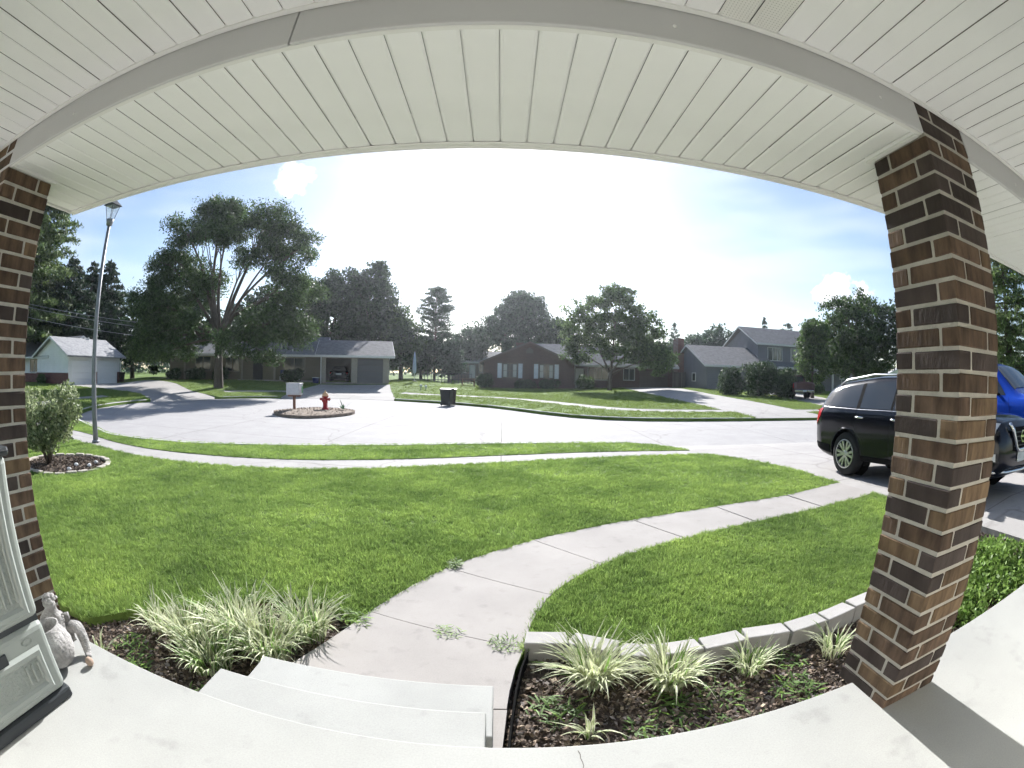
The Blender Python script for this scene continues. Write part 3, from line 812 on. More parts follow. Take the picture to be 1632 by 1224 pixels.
# -- variegated grass clumps
M_LEAFW = mat('cream_leaf_margin', (.74,.74,.56), rough=.5, var=.15, scale=4, island=.15, transl=.3)
M_LEAFG = mat('green_leaf_middle', (.17,.29,.07), rough=.5, var=.25, scale=4, island=.2, transl=.35)
M_LEAFY = mat('pale_leaf_middle', (.44,.52,.24), rough=.5, var=.25, scale=4, island=.2, transl=.35)
def clump(label, x, y, z, n, hgt, spread, seed, green=.3, lean=1.0, droop=(0, 0)):
    r = random.Random(seed); V = []; F = []; MI = []
    for _ in range(n):
        a = r.uniform(0, 6.283); rr = spread*math.sqrt(r.random()); bx, by = rr*math.cos(a), rr*math.sin(a)
        d = a+r.gauss(0, .7); h = hgt*r.uniform(.65, 1.2); L = h*r.uniform(.15, .95)*lean; w = r.uniform(.0055, .0095)
        gm = r.random() < green; drop = r.uniform(.05, .6)*lean
        o = len(V); S = 6; px, py = math.cos(d+1.57), math.sin(d+1.57); tw = r.uniform(-.4, .4)
        for s in range(S+1):
            t = s/S; k = (1-t**3)*(.55+.45*min(1, t*4))
            cx = bx+math.cos(d)*L*(t**1.7)+droop[0]*t*t*h; cy = by+math.sin(d)*L*(t**1.7)+droop[1]*t*t*h; cz = h*(t-drop*t**3)
            ww = w*k; lift = .35*ww
            V += [(cx-px*ww, cy-py*ww, cz+lift), (cx-px*ww*.42, cy-py*ww*.42, cz), (cx+px*ww*.42, cy+py*ww*.42, cz), (cx+px*ww, cy+py*ww, cz+lift+tw*ww)]
        for s in range(S):
            for k in range(3):
                p = o+4*s+k; F.append((p, p+1, p+5, p+4)); MI.append((2 if gm else 1) if k == 1 else (2 if gm and r.random() < .6 else 0))
    me = np_mesh('variegated_grass', V, F, [M_LEAFW, M_LEAFY, M_LEAFG], MI, smooth=True)
    return tag(obj('variegated_grass', me, None, (x, y, z)), label, 'plant', 'variegated grass clumps in the porch beds')
zl, zr = -.075, -.095
clump('variegated grass clump at the far left of the left bed', -2.32, 2.22, zl, 70, .26, .08, 1, .3)
clump('wide variegated grass clump, second from the left in the left bed', -2.0, 2.2, zl, 190, .33, .13, 2, .25)
clump('variegated grass clump nearest the porch in the left bed', -1.72, 2.02, zl, 190, .30, .14, 3, .5)
clump('tall variegated grass clump at the back of the left bed', -1.72, 2.42, zl, 240, .38, .15, 4, .2)
clump('variegated grass clump leaning over the corner of the lower step', -1.42, 2.3, zl, 240, .34, .14, 5, .3)
clump('variegated grass clump hanging over the edge of the walk', -1.28, 2.62, zl, 220, .34, .13, 6, .3)
clump('small green and cream grass clump beside the left column', -2.45, 1.65, zl, 22, .2, .04, 7, .5)
clump('round bright variegated clump nearest the walk in the right bed', .56, 2.32, zr, 320, .33, .1, 11, .12, 1.1)
clump('bright variegated clump, second from the walk in the right bed', 1.0, 2.22, zr, 250, .29, .1, 12, .15, 1.1)
clump('thin variegated clump in the middle of the right bed', 1.55, 2.2, zr, 90, .24, .08, 13, .3, 1.1)
clump('thin variegated clump beside the right brick column', 2.2, 2.12, zr, 70, .24, .08, 14, .3, 1.1)
clump('tiny cream grass sprig near the porch edge in the right bed', .46, 1.82, zr, 20, .2, .03, 15, .1, 1.2)

# -- weeds
M_WEED = [mat('weed_green', (.12,.20,.055), rough=.6, var=.3, scale=9, island=.3, transl=.35), mat('weed_bright', (.20,.32,.06), rough=.6, var=.3, scale=9, island=.3, transl=.4)]
def weed(label, x, y, z, n, rad, h, seed, bright=.2, group=None, name='weed', flat=.6, w=.0065):
    r = random.Random(seed); V = []; F = []; MI = []
    for _ in range(n):
        a = r.uniform(0, 6.283); rr = rad*math.sqrt(r.random()); bx, by, bz = rr*math.cos(a), rr*math.sin(a), r.uniform(0, h*.6)*(1-rr/rad*.6)
        d = r.uniform(0, 6.283); L = r.uniform(.5, 1.2)*h; up = r.uniform(.1, 1.1)*flat; ww = w*r.uniform(.6, 1.3)
        px, py = math.cos(d+1.57)*ww, math.sin(d+1.57)*ww; o = len(V)
        for t, k in ((0, .3), (.4, 1), (.75, .75), (1, .05)):
            c = (bx+math.cos(d)*L*t, by+math.sin(d)*L*t, bz+L*up*(t-.55*t*t))
            V += [(c[0]-px*k, c[1]-py*k, c[2]), (c[0]+px*k, c[1]+py*k, c[2])]
        mi = int(r.random() < bright)
        for s in range(3): F.append((o+2*s, o+2*s+1, o+2*s+3, o+2*s+2)); MI.append(mi)
    return tag(obj(name, np_mesh(name, V, F, M_WEED, MI, True), None, (x, y, z)), label, 'weed', group or 'weeds')
weed('small grassy weed growing in the walk joint by the lawn', -.40, 3.98, .0, 60, .06, .07, 1, .4, flat=1)
weed('grassy weed patch in the walk joint beside the right bed', .04, 2.66, .0, 90, .10, .055, 2, .4, flat=1., w=.0035)
weed('thin trailing weed in the middle of the walk joint', -.33, 2.8, .003, 60, .09, .05, 3, .5, flat=.4, w=.004)
weed('pale weed trailing from the left bed onto the walk', -.98, 2.86, .0, 60, .12, .07, 31, .6, flat=.8, w=.005)
r = random.Random(8)
WP = [(.28,1.5,'bright green weed in the corner between step and porch'),(.15,1.36,'low pale weed at the porch edge beside the step'),(.75,1.78,'dark leafy weed under the bright clump in the right bed'),(1.05,1.72,'leafy weed in the middle front of the right bed'),(1.3,2.0,'green weed between the thin clumps in the right bed'),(1.75,1.9,'dark spreading weed near the right brick column'),
      (.95,2.02,'green weed at the foot of the second bright clump'),(1.45,1.62,'small sprouting weed near the porch edge in the right bed'),(1.85,2.2,'weed against the edging blocks in the right bed'),(.3,2.05,'weed beside the black plastic edging'),
      (-1.62,1.62,'dark green weed beside the upper step'),(-1.85,1.5,'leafy weed along the porch edge left of the steps'),(-2.15,1.7,'green weed in the middle of the left bed'),(-1.5,1.85,'dense weed beside the lower step'),(-2.35,1.9,'pale weed at the back of the left bed')]
for i, (x, y, lb) in enumerate(WP):
    weed(lb, x, y, (zl if x < 0 else zr), 75 if i != 5 else 120, r.uniform(.12, .2), r.uniform(.06, .1), 40+i, .5 if i in (0, 1, 11) else .12, 'leafy weeds in the porch beds')

# -- edging blocks
M_BLOCK = concrete('edging_concrete', (.40,.385,.37), None, .15)
edge = thing('garden_edging', 'pale concrete edging blocks bordering the right flower bed', 'edging', (0, 0, 0))
line = [(.16,2.68),(.45,2.66),(.74,2.5),(1.0,2.43),(1.27,2.43),(1.6,2.46),(1.95,2.43),(2.3,2.45),(2.64,2.5),(3.0,2.55),(3.4,2.61),(3.9,2.7),(4.4,2.81),(4.9,2.95),(5.5,3.17)]
rb_ = random.Random(5)
for (a, c) in zip(line, line[1:]):
    L = math.dist(a, c)-.012; an = math.atan2(c[1]-a[1], c[0]-a[0])
    b = MB(); hw_ = .075; t = .012
    b.prism([(-L/2,-hw_),(L/2,-hw_),(L/2-t,hw_),(-L/2+t,hw_)], -.13, .055)
    o = b.build('block', M_BLOCK, edge, bevel=.008, seg=2, loc=((a[0]+c[0])/2, (a[1]+c[1])/2, rb_.uniform(-.008,.008)), rotz=an+rb_.uniform(-.03,.03))
    o.rotation_euler[0] = rb_.uniform(-.04, .04)
M_PLASTIC = mat('black_plastic', (.012,.012,.012), rough=.95, spec=.02)
pe = MB(); q = [p for p in WALK_R if 1.2 < p[1] < 2.6]; q2 = [(x+.03, y) for x, y in q]
for i in range(len(q)-1):
    a, c = q2[i], q2[i+1]
    pe.add([(a[0],a[1],-.12),(c[0],c[1],-.12),(c[0],c[1],.012),(a[0],a[1],.012),(a[0]+.012,a[1],-.12),(c[0]+.012,c[1],-.12),(c[0]+.012,c[1],.02),(a[0]+.012,a[1],.02)], [(0,1,2,3),(7,6,5,4),(3,2,6,7)])
tag(pe.build('lawn_edging', M_PLASTIC), 'black plastic edging strip along the walk beside the right bed', 'edging')
tb = MB(); tp = [(-2.95,1.93),(-2.62,2.24),(-2.22,2.56),(-1.9,2.83),(-1.62,3.02)]
for a, c in zip(tp, tp[1:]): tb.tube([(*a, -.035), (*c, -.035)], .022, 7)
tag(tb.build('timber_edging', mat('old_timber', (.16,.10,.075), rough=.95, var=.4, scale=20, stretch=(1,1,1)), smooth=True), 'old brown timber edging at the back of the left bed', 'edging')

# -- leafy ground shrubs in the bed beyond the right column
M_SHRUB = mat('shrub_leaf', (.15,.27,.055), rough=.5, var=.3, scale=5, island=.35, transl=.35, hue=(.24,.36,.09))
def leaf_quads(C, s0, s1, rs, up=.3, asp=.55):
    """diamond leaves at centres C"""
    r = np.random.default_rng(rs); n = len(C)
    a = r.normal(size=(n, 3)); a /= np.linalg.norm(a, axis=1, keepdims=True)
    t = r.normal(size=(n, 3)); t[:, 2] += up; bq = np.cross(a, t); bq /= np.linalg.norm(bq, axis=1, keepdims=True)+1e-9
    s = r.uniform(s0, s1, (n, 1))
    nn = np.cross(a, bq)
    V = np.stack([C-a*s, C+bq*s*asp+nn*s*.12, C+a*s, C-bq*s*asp+nn*s*.12], 1).reshape(-1, 3)
    F = np.arange(n*4).reshape(n, 4)
    return V, F
def shell_points(r, n, c, rad, inner=.5):
    d = r.normal(size=(n, 3)); d /= np.linalg.norm(d, axis=1, keepdims=True)
    k = (inner**3+(1-inner**3)*r.random((n, 1)))**(1/3)
    return np.array(c)+d*k*np.array(rad)
def low_shrub(label, x, y, z, rad, h, n, seed, cat='shrub', group=None, size=(.02,.04), m=None, name='leafy_shrub'):
    r = np.random.default_rng(seed); C = []
    k = 9
    for i in range(k):
        a = r.uniform(0, 6.283); q = rad*.6*math.sqrt(r.random()); rr = rad*r.uniform(.35, .6)
        C.append(shell_points(r, n//k, (q*math.cos(a), q*math.sin(a), h*r.uniform(.35, .65)), (rr, rr, h*.42), .3))
    C = np.concatenate(C); C = C[C[:, 2] > .01]
    V, F = leaf_quads(C, *size, seed)
    t = thing(name, label, cat, (x, y, z), 0, group)
    obj('foliage', np_mesh('foliage', V, F, m or M_SHRUB), t)
    b = MB(); rr = random.Random(seed)
    for i in range(7): b.tube([(rr.uniform(-.04,.04)*rad*3, rr.uniform(-.04,.04)*rad*3, 0), (rr.uniform(-.5,.5)*rad, rr.uniform(-.5,.5)*rad, h*.7)], [.012, .005], 5)
    b.build('stem', M_BARK, t)
    return t
M_BARK = mat('bark', (.10,.08,.065), rough=.95, var=.35, scale=9, bump=1, bscale=30, stretch=(1,1,.25))
GR = 'low green shrubs beyond the right column'
low_shrub('low bright green shrub touching the right brick column', 3.55, 1.95, -.08, .42, .2, 1300, 1, group=GR)
low_shrub('low bright green shrub, second from the right column', 4.2, 2.05, -.08, .5, .24, 1700, 2, group=GR)
low_shrub('bright green shrub beside the driveway edging', 4.85, 2.25, -.05, .52, .32, 2000, 3, group=GR)
low_shrub('low green shrub farthest right along the porch edge', 4.7, 1.6, -.08, .42, .26, 1400, 4, group=GR)

# -- variegated bush in its stone-edged bed
bush = thing('variegated_bush', 'pale green variegated bush in the stone ringed bed', 'bush', (-8.2, 5.3, -.05))
M_VBUSH = mat('variegated_leaf', (.17,.25,.09), rough=.5, var=.4, scale=5, island=.45, transl=.35, hue=(.42,.46,.27))
r = np.random.default_rng(20); C = []; st = MB()
for i in range(46):
    a = r.uniform(0, 6.283); zz = r.uniform(.42, 1.4); q = (.58*math.sin(min(1, (zz-.15)/1.1)*2.1)+.1)*math.sqrt(r.uniform(.1, 1)); c = (q*math.cos(a), q*math.sin(a), zz)
    C.append(shell_points(r, 210, c, (.22, .22, .2), .2))
    if i % 3 == 0: st.tube([(c[0]*.06, c[1]*.06, 0), (c[0]*.3, c[1]*.3, zz*.45), (c[0]*.95, c[1]*.95, zz)], [.02, .014, .005], 6)
V, F = leaf_quads(np.concatenate(C), .022, .046, 5, .6)
obj('foliage', np_mesh('foliage', V, F, M_VBUSH), bush); st.build('stems', M_BARK, bush, True)
ring = thing('stone_edging', 'ring of pale stones edging the bush bed', 'edging', (-7.9, 5.55, 0))
M_STONE = mat('pale_stone', (.44,.40,.35), rough=.9, var=.25, scale=6, bump=.5, bscale=25, obj_rand=.2)
rs_ = random.Random(2)
for i in range(24):
    a = 2*math.pi*i/24; b = MB()
    L = .115; b.prism([(-L+rs_.uniform(0,.02),-.06),(L-rs_.uniform(0,.02),-.065),(L,.05),(-L,.06)], -.06, .05+rs_.uniform(-.01,.015))
    b.build('stone', M_STONE, ring, bevel=.018, seg=2, loc=(1.0*math.cos(a), .95*math.sin(a), -.02), rotz=a+math.pi/2)
M_PALE = mat('white_pebble', (.7,.7,.68), rough=.6, obj_rand=.2)
for i, (x, y, lb) in enumerate([(-7.35,5.25,'pale rock in the bush bed nearest the lawn'),(-7.28,5.75,'white rock in the bush bed beside the stone ring'),(-7.55,5.6,'bluish white rock in the middle of the bush bed'),(-7.4,6.05,'small white rock at the back of the bush bed')]):
    bm = bmesh.new(); bmesh.ops.create_icosphere(bm, subdivisions=2, radius=.045)
    rr = random.Random(i)
    for v in bm.verts: v.co = Vector((v.co.x*1.2, v.co.y, v.co.z*.8))*(1+rr.uniform(-.16,.16))
    me = bpy.data.meshes.new('rock'); bm.to_mesh(me); bm.free(); me.materials.append(M_PALE)
    tag(obj('rock', me, None, (x, y, .01)), lb, 'rock', 'white rocks in the bush bed')

# -- resin storage cabinet at the left end of the porch
M_RESIN = mat('grey_resin', (.30,.325,.305), rough=.5, var=.04, scale=4, spec=.4, bump=.08, bscale=220)
M_RESIND = mat('dark_resin', (.04,.045,.05), rough=.5)
M_RESINT = mat('textured_resin', (.27,.295,.275), rough=.6, var=.05, scale=4, spec=.35, bump=.6, bscale=75)
cab = thing('storage_cabinet', 'grey resin storage cabinet with ribbed panels on the left of the porch', 'cabinet', (-1.57, .81, PZ))
# local: x out of the front is +x (front at 0), runs back along -y
b = MB(); b.box(-.6, -.012, -1.0, -.004, .05, .345); b.build('lower_body', M_RESIN, cab, bevel=.03, seg=3)
b = MB(); b.box(-.6, -.012, -1.0, -.004, .36, .93); b.build('upper_body', M_RESIN, cab, bevel=.03, seg=3)
MB().box(-.59, -.03, -.99, -.015, .34, .365).build('seam', M_RESIND, cab)
MB().box(-.6, -.008, -1.0, .002, 0, .05).build('plinth', M_RESIND, cab, bevel=.012, seg=2)
lid = MB().box(-.615, .004, -1.01, .004, .925, .955).build('lid', M_RESIND, cab, bevel=.012, seg=2)
def panel(name, y0, y1, z0, z1, ribs):
    f = MB(); e = .028
    # raised frame with sloped inner edge, recessed field
    f.add([(-.012,y0,z0),(-.012,y1,z0),(-.012,y1,z1),(-.012,y0,z1),(.002,y0+.012,z0+.012),(.002,y1-.012,z0+.012),(.002,y1-.012,z1-.012),(.002,y0+.012,z1-.012),
           (.002,y0+e,z0+e),(.002,y1-e,z0+e),(.002,y1-e,z1-e),(.002,y0+e,z1-e),(-.009,y0+e+.012,z0+e+.012),(-.009,y1-e-.012,z0+e+.012),(-.009,y1-e-.012,z1-e-.012),(-.009,y0+e+.012,z1-e-.012)],
          [(0,1,5,4),(1,2,6,5),(2,3,7,6),(3,0,4,7),(4,5,9,8),(5,6,10,9),(6,7,11,10),(7,4,8,11),(8,9,13,12),(9,10,14,13),(10,11,15,14),(11,8,12,15)])
    p = f.build(name, M_RESIN, cab)
    MB().add([(-.0085,y0+e,z0+e),(-.0085,y1-e,z0+e),(-.0085,y1-e,z1-e),(-.0085,y0+e,z1-e)], [(0,1,2,3)]).build('field', M_RESINT, p)
    for yy in ribs:
        MB().box(-.01, .001, yy-.006, yy+.006, z0+e+.03, z1-e-.02).build('rib', M_RESIN, p, bevel=.004, seg=2)
    return p
panel('door_panel', -.93, -.055, .385, .90, (-.10, -.135, -.17))
panel('drawer_panel', -.93, -.07, .085, .265, (-.115, -.15, -.185))
lg = MB(); 
for k in range(1):
    n = 28; vs = []
    for ra, rb2 in ((.030, .014), (.026, .0115)):
        for i in range(n): a = 2*math.pi*i/n; vs.append((-.0095, -.125+ra*math.cos(a), .295+rb2*math.sin(a)))
    lg.add(vs, [(i, (i+1)%n, n+(i+1)%n, n+i) for i in range(n)])
lg.build('oval_badge', M_RESINT, cab)
MB().box(-.013, -.004, -.33, -.255, .235, .30).build('handle_recess', M_RESIND, cab, bevel=.004)

# -- garden figurine and its pot
M_RES = mat('weathered_stone', (.33,.315,.305), rough=.9, var=.3, scale=14, bump=.8, bscale=55, hue=(.45,.435,.425))
def skin(name, verts, edges, radii, m, parent=None, sub=2, loc=None):
    me = bpy.data.meshes.new(name); me.from_pydata(verts, edges, [])
    o = bpy.data.objects.new(name, me); COL.objects.link(o)
    sk = o.modifiers.new('skin', 'SKIN'); me.skin_vertices.new() if not me.skin_vertices else None
    for v, rr in zip(me.skin_vertices[0].data, radii): v.radius = (rr, rr) if not hasattr(rr, '__len__') else rr
    me.skin_vertices[0].data[0].use_root = True
    ss = o.modifiers.new('sub', 'SUBSURF'); ss.levels = ss.render_levels = sub
    me.materials.append(m)
    if parent: o.parent = parent
    if loc: o.location = loc
    return o
fig = thing('garden_figurine', 'weathered grey stone figurine of a crouching figure beside the cabinet', 'figurine', (-1.92, 1.06, PZ)); fig.scale = (.8, .8, .56)
V = [(0,0,.14),(-.01,.02,.22),(0,.015,.29),(.0,.0,.33),(.01,-.01,.375),(.012,-.02,.41),   # hips..head
     (.06,.05,.16),(.155,.075,.215),(.2,.06,.10),(.235,.03,.03),(.275,.0,.022),              # right leg bent, knee up
     (-.06,.05,.14),(-.11,.11,.19),(-.11,.06,.07),(-.1,0,.025),                               # left leg
     (.065,.0,.275),(.115,-.035,.2),(.15,-.04,.235),                                          # right arm to the knee
     (-.065,.0,.27),(-.1,-.05,.2),(-.03,-.1,.17)]
E = [(0,1),(1,2),(2,3),(3,4),(4,5),(0,6),(6,7),(7,8),(8,9),(9,10),(0,11),(11,12),(12,13),(13,14),(2,15),(15,16),(16,17),(2,18),(18,19),(19,20)]
RD = [.075,.07,.062,.032,.055,.048,.055,.046,.036,.026,.02,.055,.045,.034,.026,.034,.026,.02,.034,.026,.02]
skin('body', V, E, RD, M_RES, fig)
hair = MB(); rr = random.Random(4)
for i in range(26):
    a = rr.uniform(0, 6.283); ph = rr.uniform(.1, 1.4); c = Vector((.01+.05*math.sin(ph)*math.cos(a), -.01+.05*math.sin(ph)*math.sin(a)+.012, .40+.045*math.cos(ph)))
    hair.lathe([(.002,-.016),(.013,-.009),(.016,0),(.012,.01),(.002,.016)], c, 8)
hair.build('curls', M_RES, fig, True)
wing = MB(); 
for k in range(7):
    t = k/6; wing.tube([(.04,.04,.26),(.075+.03*t,.07-.03*t,.28-.05*k*.7),(.10-.0*t,.06-.05*t,.25-.19*t)], [.016,.018,.006], 6)
wing.build('drapery', M_RES, fig, True)
pot = thing('stone_pot', 'small open grey stone pot in front of the figurine', 'pot', (-1.775, .93, PZ))
prof = [(.045,0),(.085,.02),(.11,.06),(.115,.10),(.10,.14),(.085,.165),(.09,.18),(.078,.18),(.07,.165),(.085,.13),(.09,.09),(.05,.05),(.0,.045)]
pb = MB().lathe(prof, (0,0,0), 28); pb.xf(Matrix.Translation((0,0,.012)) @ Matrix.Rotation(R(12), 4, Vector((.5,-1,0))))
pb.build('bowl', M_RES, pot, True)
ball = MB().lathe([(.022*math.sin(math.pi*i/8), -.022*math.cos(math.pi*i/8)) for i in range(9)], (0,0,.022), 16)
tag(ball.build('terracotta_ball', mat('terracotta', (.36,.27,.21), rough=.9), smooth=True, loc=(-1.665, 1.03, PZ)), 'small brownish ball at the figurine foot', 'ball')

# ================================================================ STREET FURNITURE AND VEHICLES
M_POST = mat('galvanised_post', (.22,.225,.24), rough=.5, var=.15, scale=8, metal=.4)
M_DARKM = mat('dark_metal', (.05,.055,.06), rough=.5, metal=.3)
def glass_mat(name, col=(.02,.025,.03), rough=.03):
    m = bpy.data.materials.new(name); m.use_nodes = True; p = m.node_tree.nodes['Principled BSDF']
    p.inputs['Base Color'].default_value = (*col, 1); p.inputs['Roughness'].default_value = rough; p.inputs['Specular IOR Level'].default_value = .8
    return m
M_GLASS = glass_mat('dark_glass'); M_PANE = glass_mat('house_glass', (.03,.037,.045), .04)
def clear_glass():
    m = bpy.data.materials.new('lantern_glass'); m.use_nodes = True; nd = m.node_tree.nodes; ln = m.node_tree.links; p = nd['Principled BSDF']
    p.inputs['Base Color'].default_value = (.8,.85,.9,1); p.inputs['Roughness'].default_value = .1
    t = nd.new('ShaderNodeBsdfTransparent'); mx = nd.new('ShaderNodeMixShader'); mx.inputs[0].default_value = .25
    ln.new(t.outputs[0], mx.inputs[1]); ln.new(p.outputs[0], mx.inputs[2]); ln.new(mx.outputs[0], nd['Material Output'].inputs[0]); return m
M_LANT = clear_glass()

lamp = thing('street_lamp', 'tall grey street lamp with square lantern by the sidewalk', 'street lamp', (-9.62, 7.92, -.03))
MB().tube([(0,0,-.1),(0,0,.6),(0,0,3),(0,0,5.22)], [.075,.07,.055,.045], 14).build('pole', M_POST, lamp, True)
MB().lathe([(.11,0),(.11,.03),(.08,.06)], (0,0,.01), 14).build('base_collar', M_POST, lamp, True)
MB().lathe([(.05,0),(.09,.02),(.10,.09),(.12,.16),(.10,.17)], (0,0,5.18), 12).build('lantern_cup', M_POST, lamp, True)
fr = MB()
for sx in (-1, 1):
    for sy in (-1, 1): fr.tube([(sx*.075, sy*.075, 5.34), (sx*.15, sy*.15, 5.7)], .008, 5)
fr.build('lantern_frame', M_DARKM, lamp)
MB().add([(-.07,-.07,5.345),(.07,-.07,5.345),(.07,.07,5.345),(-.07,.07,5.345),(-.145,-.145,5.69),(.145,-.145,5.69),(.145,.145,5.69),(-.145,.145,5.69)], [(0,1,5,4),(1,2,6,5),(2,3,7,6),(3,0,4,7)]).build('lantern_pane', M_LANT, lamp)
MB().add([(-.2,-.2,5.70),(.2,-.2,5.70),(.2,.2,5.70),(-.2,.2,5.70),(-.07,-.07,5.84),(.07,-.07,5.84),(.07,.07,5.84),(-.07,.07,5.84)], [(3,2,1,0),(0,1,5,4),(1,2,6,5),(2,3,7,6),(3,0,4,7),(4,5,6,7)]).build('lantern_roof', M_DARKM, lamp)
MB().lathe([(.03,0),(.035,.03),(.01,.06)], (0,0,5.84), 8).build('finial', M_DARKM, lamp)

mb_ = thing('mailbox', 'large pale grey mailbox on a wooden post on the island', 'mailbox', (-9.2, 19.65, .06), R(6))
M_WOOD = mat('red_brown_wood', (.22,.12,.085), rough=.9, var=.3, scale=12, stretch=(1,1,.2))
M_MBOX = mat('mailbox_paint', (.52,.52,.55), rough=.5, var=.08, scale=6, metal=.2)
MB().box(-.055,.055,-.055,.055,-.1,.62).build('post', M_WOOD, mb_, bevel=.006)
MB().box(-.3,.3,-.06,.06,.54,.61).build('cross_arm', M_WOOD, mb_, bevel=.006)
MB().box(-.32,.32,-.25,.25,.612,1.12).build('box', M_MBOX, mb_, bevel=.02, seg=2)
MB().box(-.34,.34,-.27,.27,1.12,1.14).build('lid', M_MBOX, mb_, bevel=.008)
for i in (-1, 1): MB().box(i*.155-.14, i*.155+.14, -.262, -.252, .65, 1.08).build('door', M_MBOX, mb_, bevel=.004)
MB().box(.335,.35,.05,.2,.7,1.0).build('flag', mat('green_plastic', (.03,.2,.07), rough=.5), mb_)

hy = thing('fire_hydrant', 'red fire hydrant with a tan bonnet on the island', 'hydrant', (-7.8, 20.0, .09))
M_RED = mat('hydrant_red', (.36,.03,.035), rough=.5, var=.15, scale=12); M_HTAN = mat('hydrant_tan', (.62,.38,.20), rough=.5, var=.1, scale=12)
MB().lathe([(.16,-.05),(.16,.03),(.11,.04),(.105,.5),(.15,.51),(.15,.55)], (0,0,0), 18).build('barrel', M_RED, hy, True)
MB().lathe([(.15,.552),(.14,.58),(.12,.66),(.07,.72),(.035,.735),(.035,.79),(.02,.80)], (0,0,0), 18).build('bonnet', M_HTAN, hy, True)
for sx in (-1, 1): MB().lathe([(.055,0),(.055,.08),(.07,.085),(.07,.12),(.025,.125),(.025,.15)], (sx*.1 if sx > 0 else -.25, 0, .42), 12, 'x').build('hose_outlet', M_RED, hy)
MB().lathe([(.085,0),(.085,.03),(.07,.03),(.07,.09)], (0,-.2,.36), 14, 'y').build('pumper_outlet', M_RED, hy)
M_YUC = mat('yucca_green', (.06,.14,.07), rough=.5, var=.3, scale=5, island=.2, transl=.2)
V = []; F = []; r = random.Random(6)
for i in range(16):
    d = r.uniform(0, 6.283); L = r.uniform(.3, .55); up = r.uniform(.2, 1.3); px, py = math.cos(d+1.57)*.022, math.sin(d+1.57)*.022; o = len(V)
    for t, k in ((0, .8), (.5, 1), (1, .05)): V += [(math.cos(d)*L*t-px*k, math.sin(d)*L*t-py*k, L*up*t*(1-.3*t)), (math.cos(d)*L*t+px*k, math.sin(d)*L*t+py*k, L*up*t*(1-.3*t))]
    F += [(o,o+1,o+3,o+2),(o+2,o+3,o+5,o+4)]
tag(obj('spiky_plant', np_mesh('spiky_plant', V, F, M_YUC), None, (-7.1, 20.5, .05)), 'spiky green plant on the right of the street island', 'plant')

M_BIN = mat('bin_plastic', (.025,.026,.028), rough=.55, var=.1, scale=5)
M_BINB = mat('bin_brown', (.045,.035,.03), rough=.55, var=.1, scale=5)
def bin_(label, loc, rot, m, group=None, scale=1.):
    t = thing('trash_bin', label, 'trash bin', loc, rot, group)
    w0, w1, d0, d1, h = .25*scale, .33*scale, .29*scale, .38*scale, .95*scale
    MB().add([(-w0,-d0,.04),(w0,-d0,.04),(w0,d0,.04),(-w0,d0,.04),(-w1,-d1,h),(w1,-d1,h),(w1,d1,h),(-w1,d1,h)], [(3,2,1,0),(4,5,6,7),(0,1,5,4),(1,2,6,5),(2,3,7,6),(3,0,4,7)]).build('body', m, t, bevel=.03, seg=2)
    MB().extrude_x([(-d1-.04,h+.002),(d1+.03,h+.002),(d1+.03,h+.035),(0,h+.1),(-d1-.03,h+.05)], -w1-.03, w1+.03).build('lid', m, t, bevel=.015, seg=2)
    for s in (-1, 1): MB().lathe([(.02,0),(.12,.004),(.13,.03),(.12,.056),(.02,.06)], (s*(w0+.0)-.03, d0-.02, .13), 16, 'x').build('wheel', M_DARKM, t, True)
    MB().tube([(-w1*.7, d1+.06, h-.03), (w1*.7, d1+.06, h-.03)], .014, 6).build('handle', m, t)
    return t
bin_('black wheeled trash bin standing in the street gutter', (-3.22, 27.6, -.11), R(170), M_BIN, 'trash bins in the gutter', .97)
bin_('dark wheeled bin just behind the black bin in the street', (-3.08, 28.75, -.12), R(185), M_BINB, 'trash bins in the gutter', .95)
bin_('dark bin beside the white garage', (-37.0, 34.5, T(-37, 34.5)), R(90), M_BINB)

# -- overhead wires between the left-hand trees
M_WIRE = mat('wire', (.35,.36,.38), rough=.4, metal=.3)
for i, (a0, a1, lb) in enumerate([(6.35,5.3,'uppermost of three pale overhead wires by the left trees'),(6.0,4.85,'middle of three pale overhead wires by the left trees'),(4.95,3.85,'lowest of three pale overhead wires by the left trees')]):
    w = MB(); P = []
    for k in range(17):
        t = k/16; az = -66+25*t; d = 50-1.5*t; al = a0+(a1-a0)*(t-.34)/.4
        P.append((d*math.sin(R(az)), d*math.cos(R(az)), CAM_Z+d*math.tan(R(al))+.9*(t-.5)**2))
    w.tube(P, .022, 5); tag(w.build('overhead_wire', M_WIRE), lb, 'wire', 'overhead wires')

# ---------------------------------------------------------------- vehicles
def paint(name, col, metal=.2):
    m = mat(name, col, rough=.12, var=.04, scale=3, spec=.38, metal=metal, coat=0.); nd, ln, p = nodes_of(m); p.inputs['Coat Roughness'].default_value = .04; return m
M_CHROME = mat('chrome', (.72,.72,.72), rough=.15, var=.02, metal=1.)
M_ALLOY = mat('alloy', (.56,.56,.57), rough=.3, var=.04, metal=.85)
M_TYRE = mat('tyre', (.018,.018,.019), rough=.8, bump=.3)
M_TRIM = mat('black_trim', (.012,.012,.013), rough=.9, spec=.06)
M_TAIL = glass_mat('tail_red', (.42,.015,.02), .1); M_LENS = glass_mat('headlamp', (.55,.57,.58), .08); M_AMB = glass_mat('amber', (.5,.16,.02), .1)
M_PLATE = mat('plate', (.6,.62,.62), rough=.5)
def interp(tab, s):
    xs = [a for a, b in tab]; return float(np.interp(s, xs, [b for a, b in tab]))
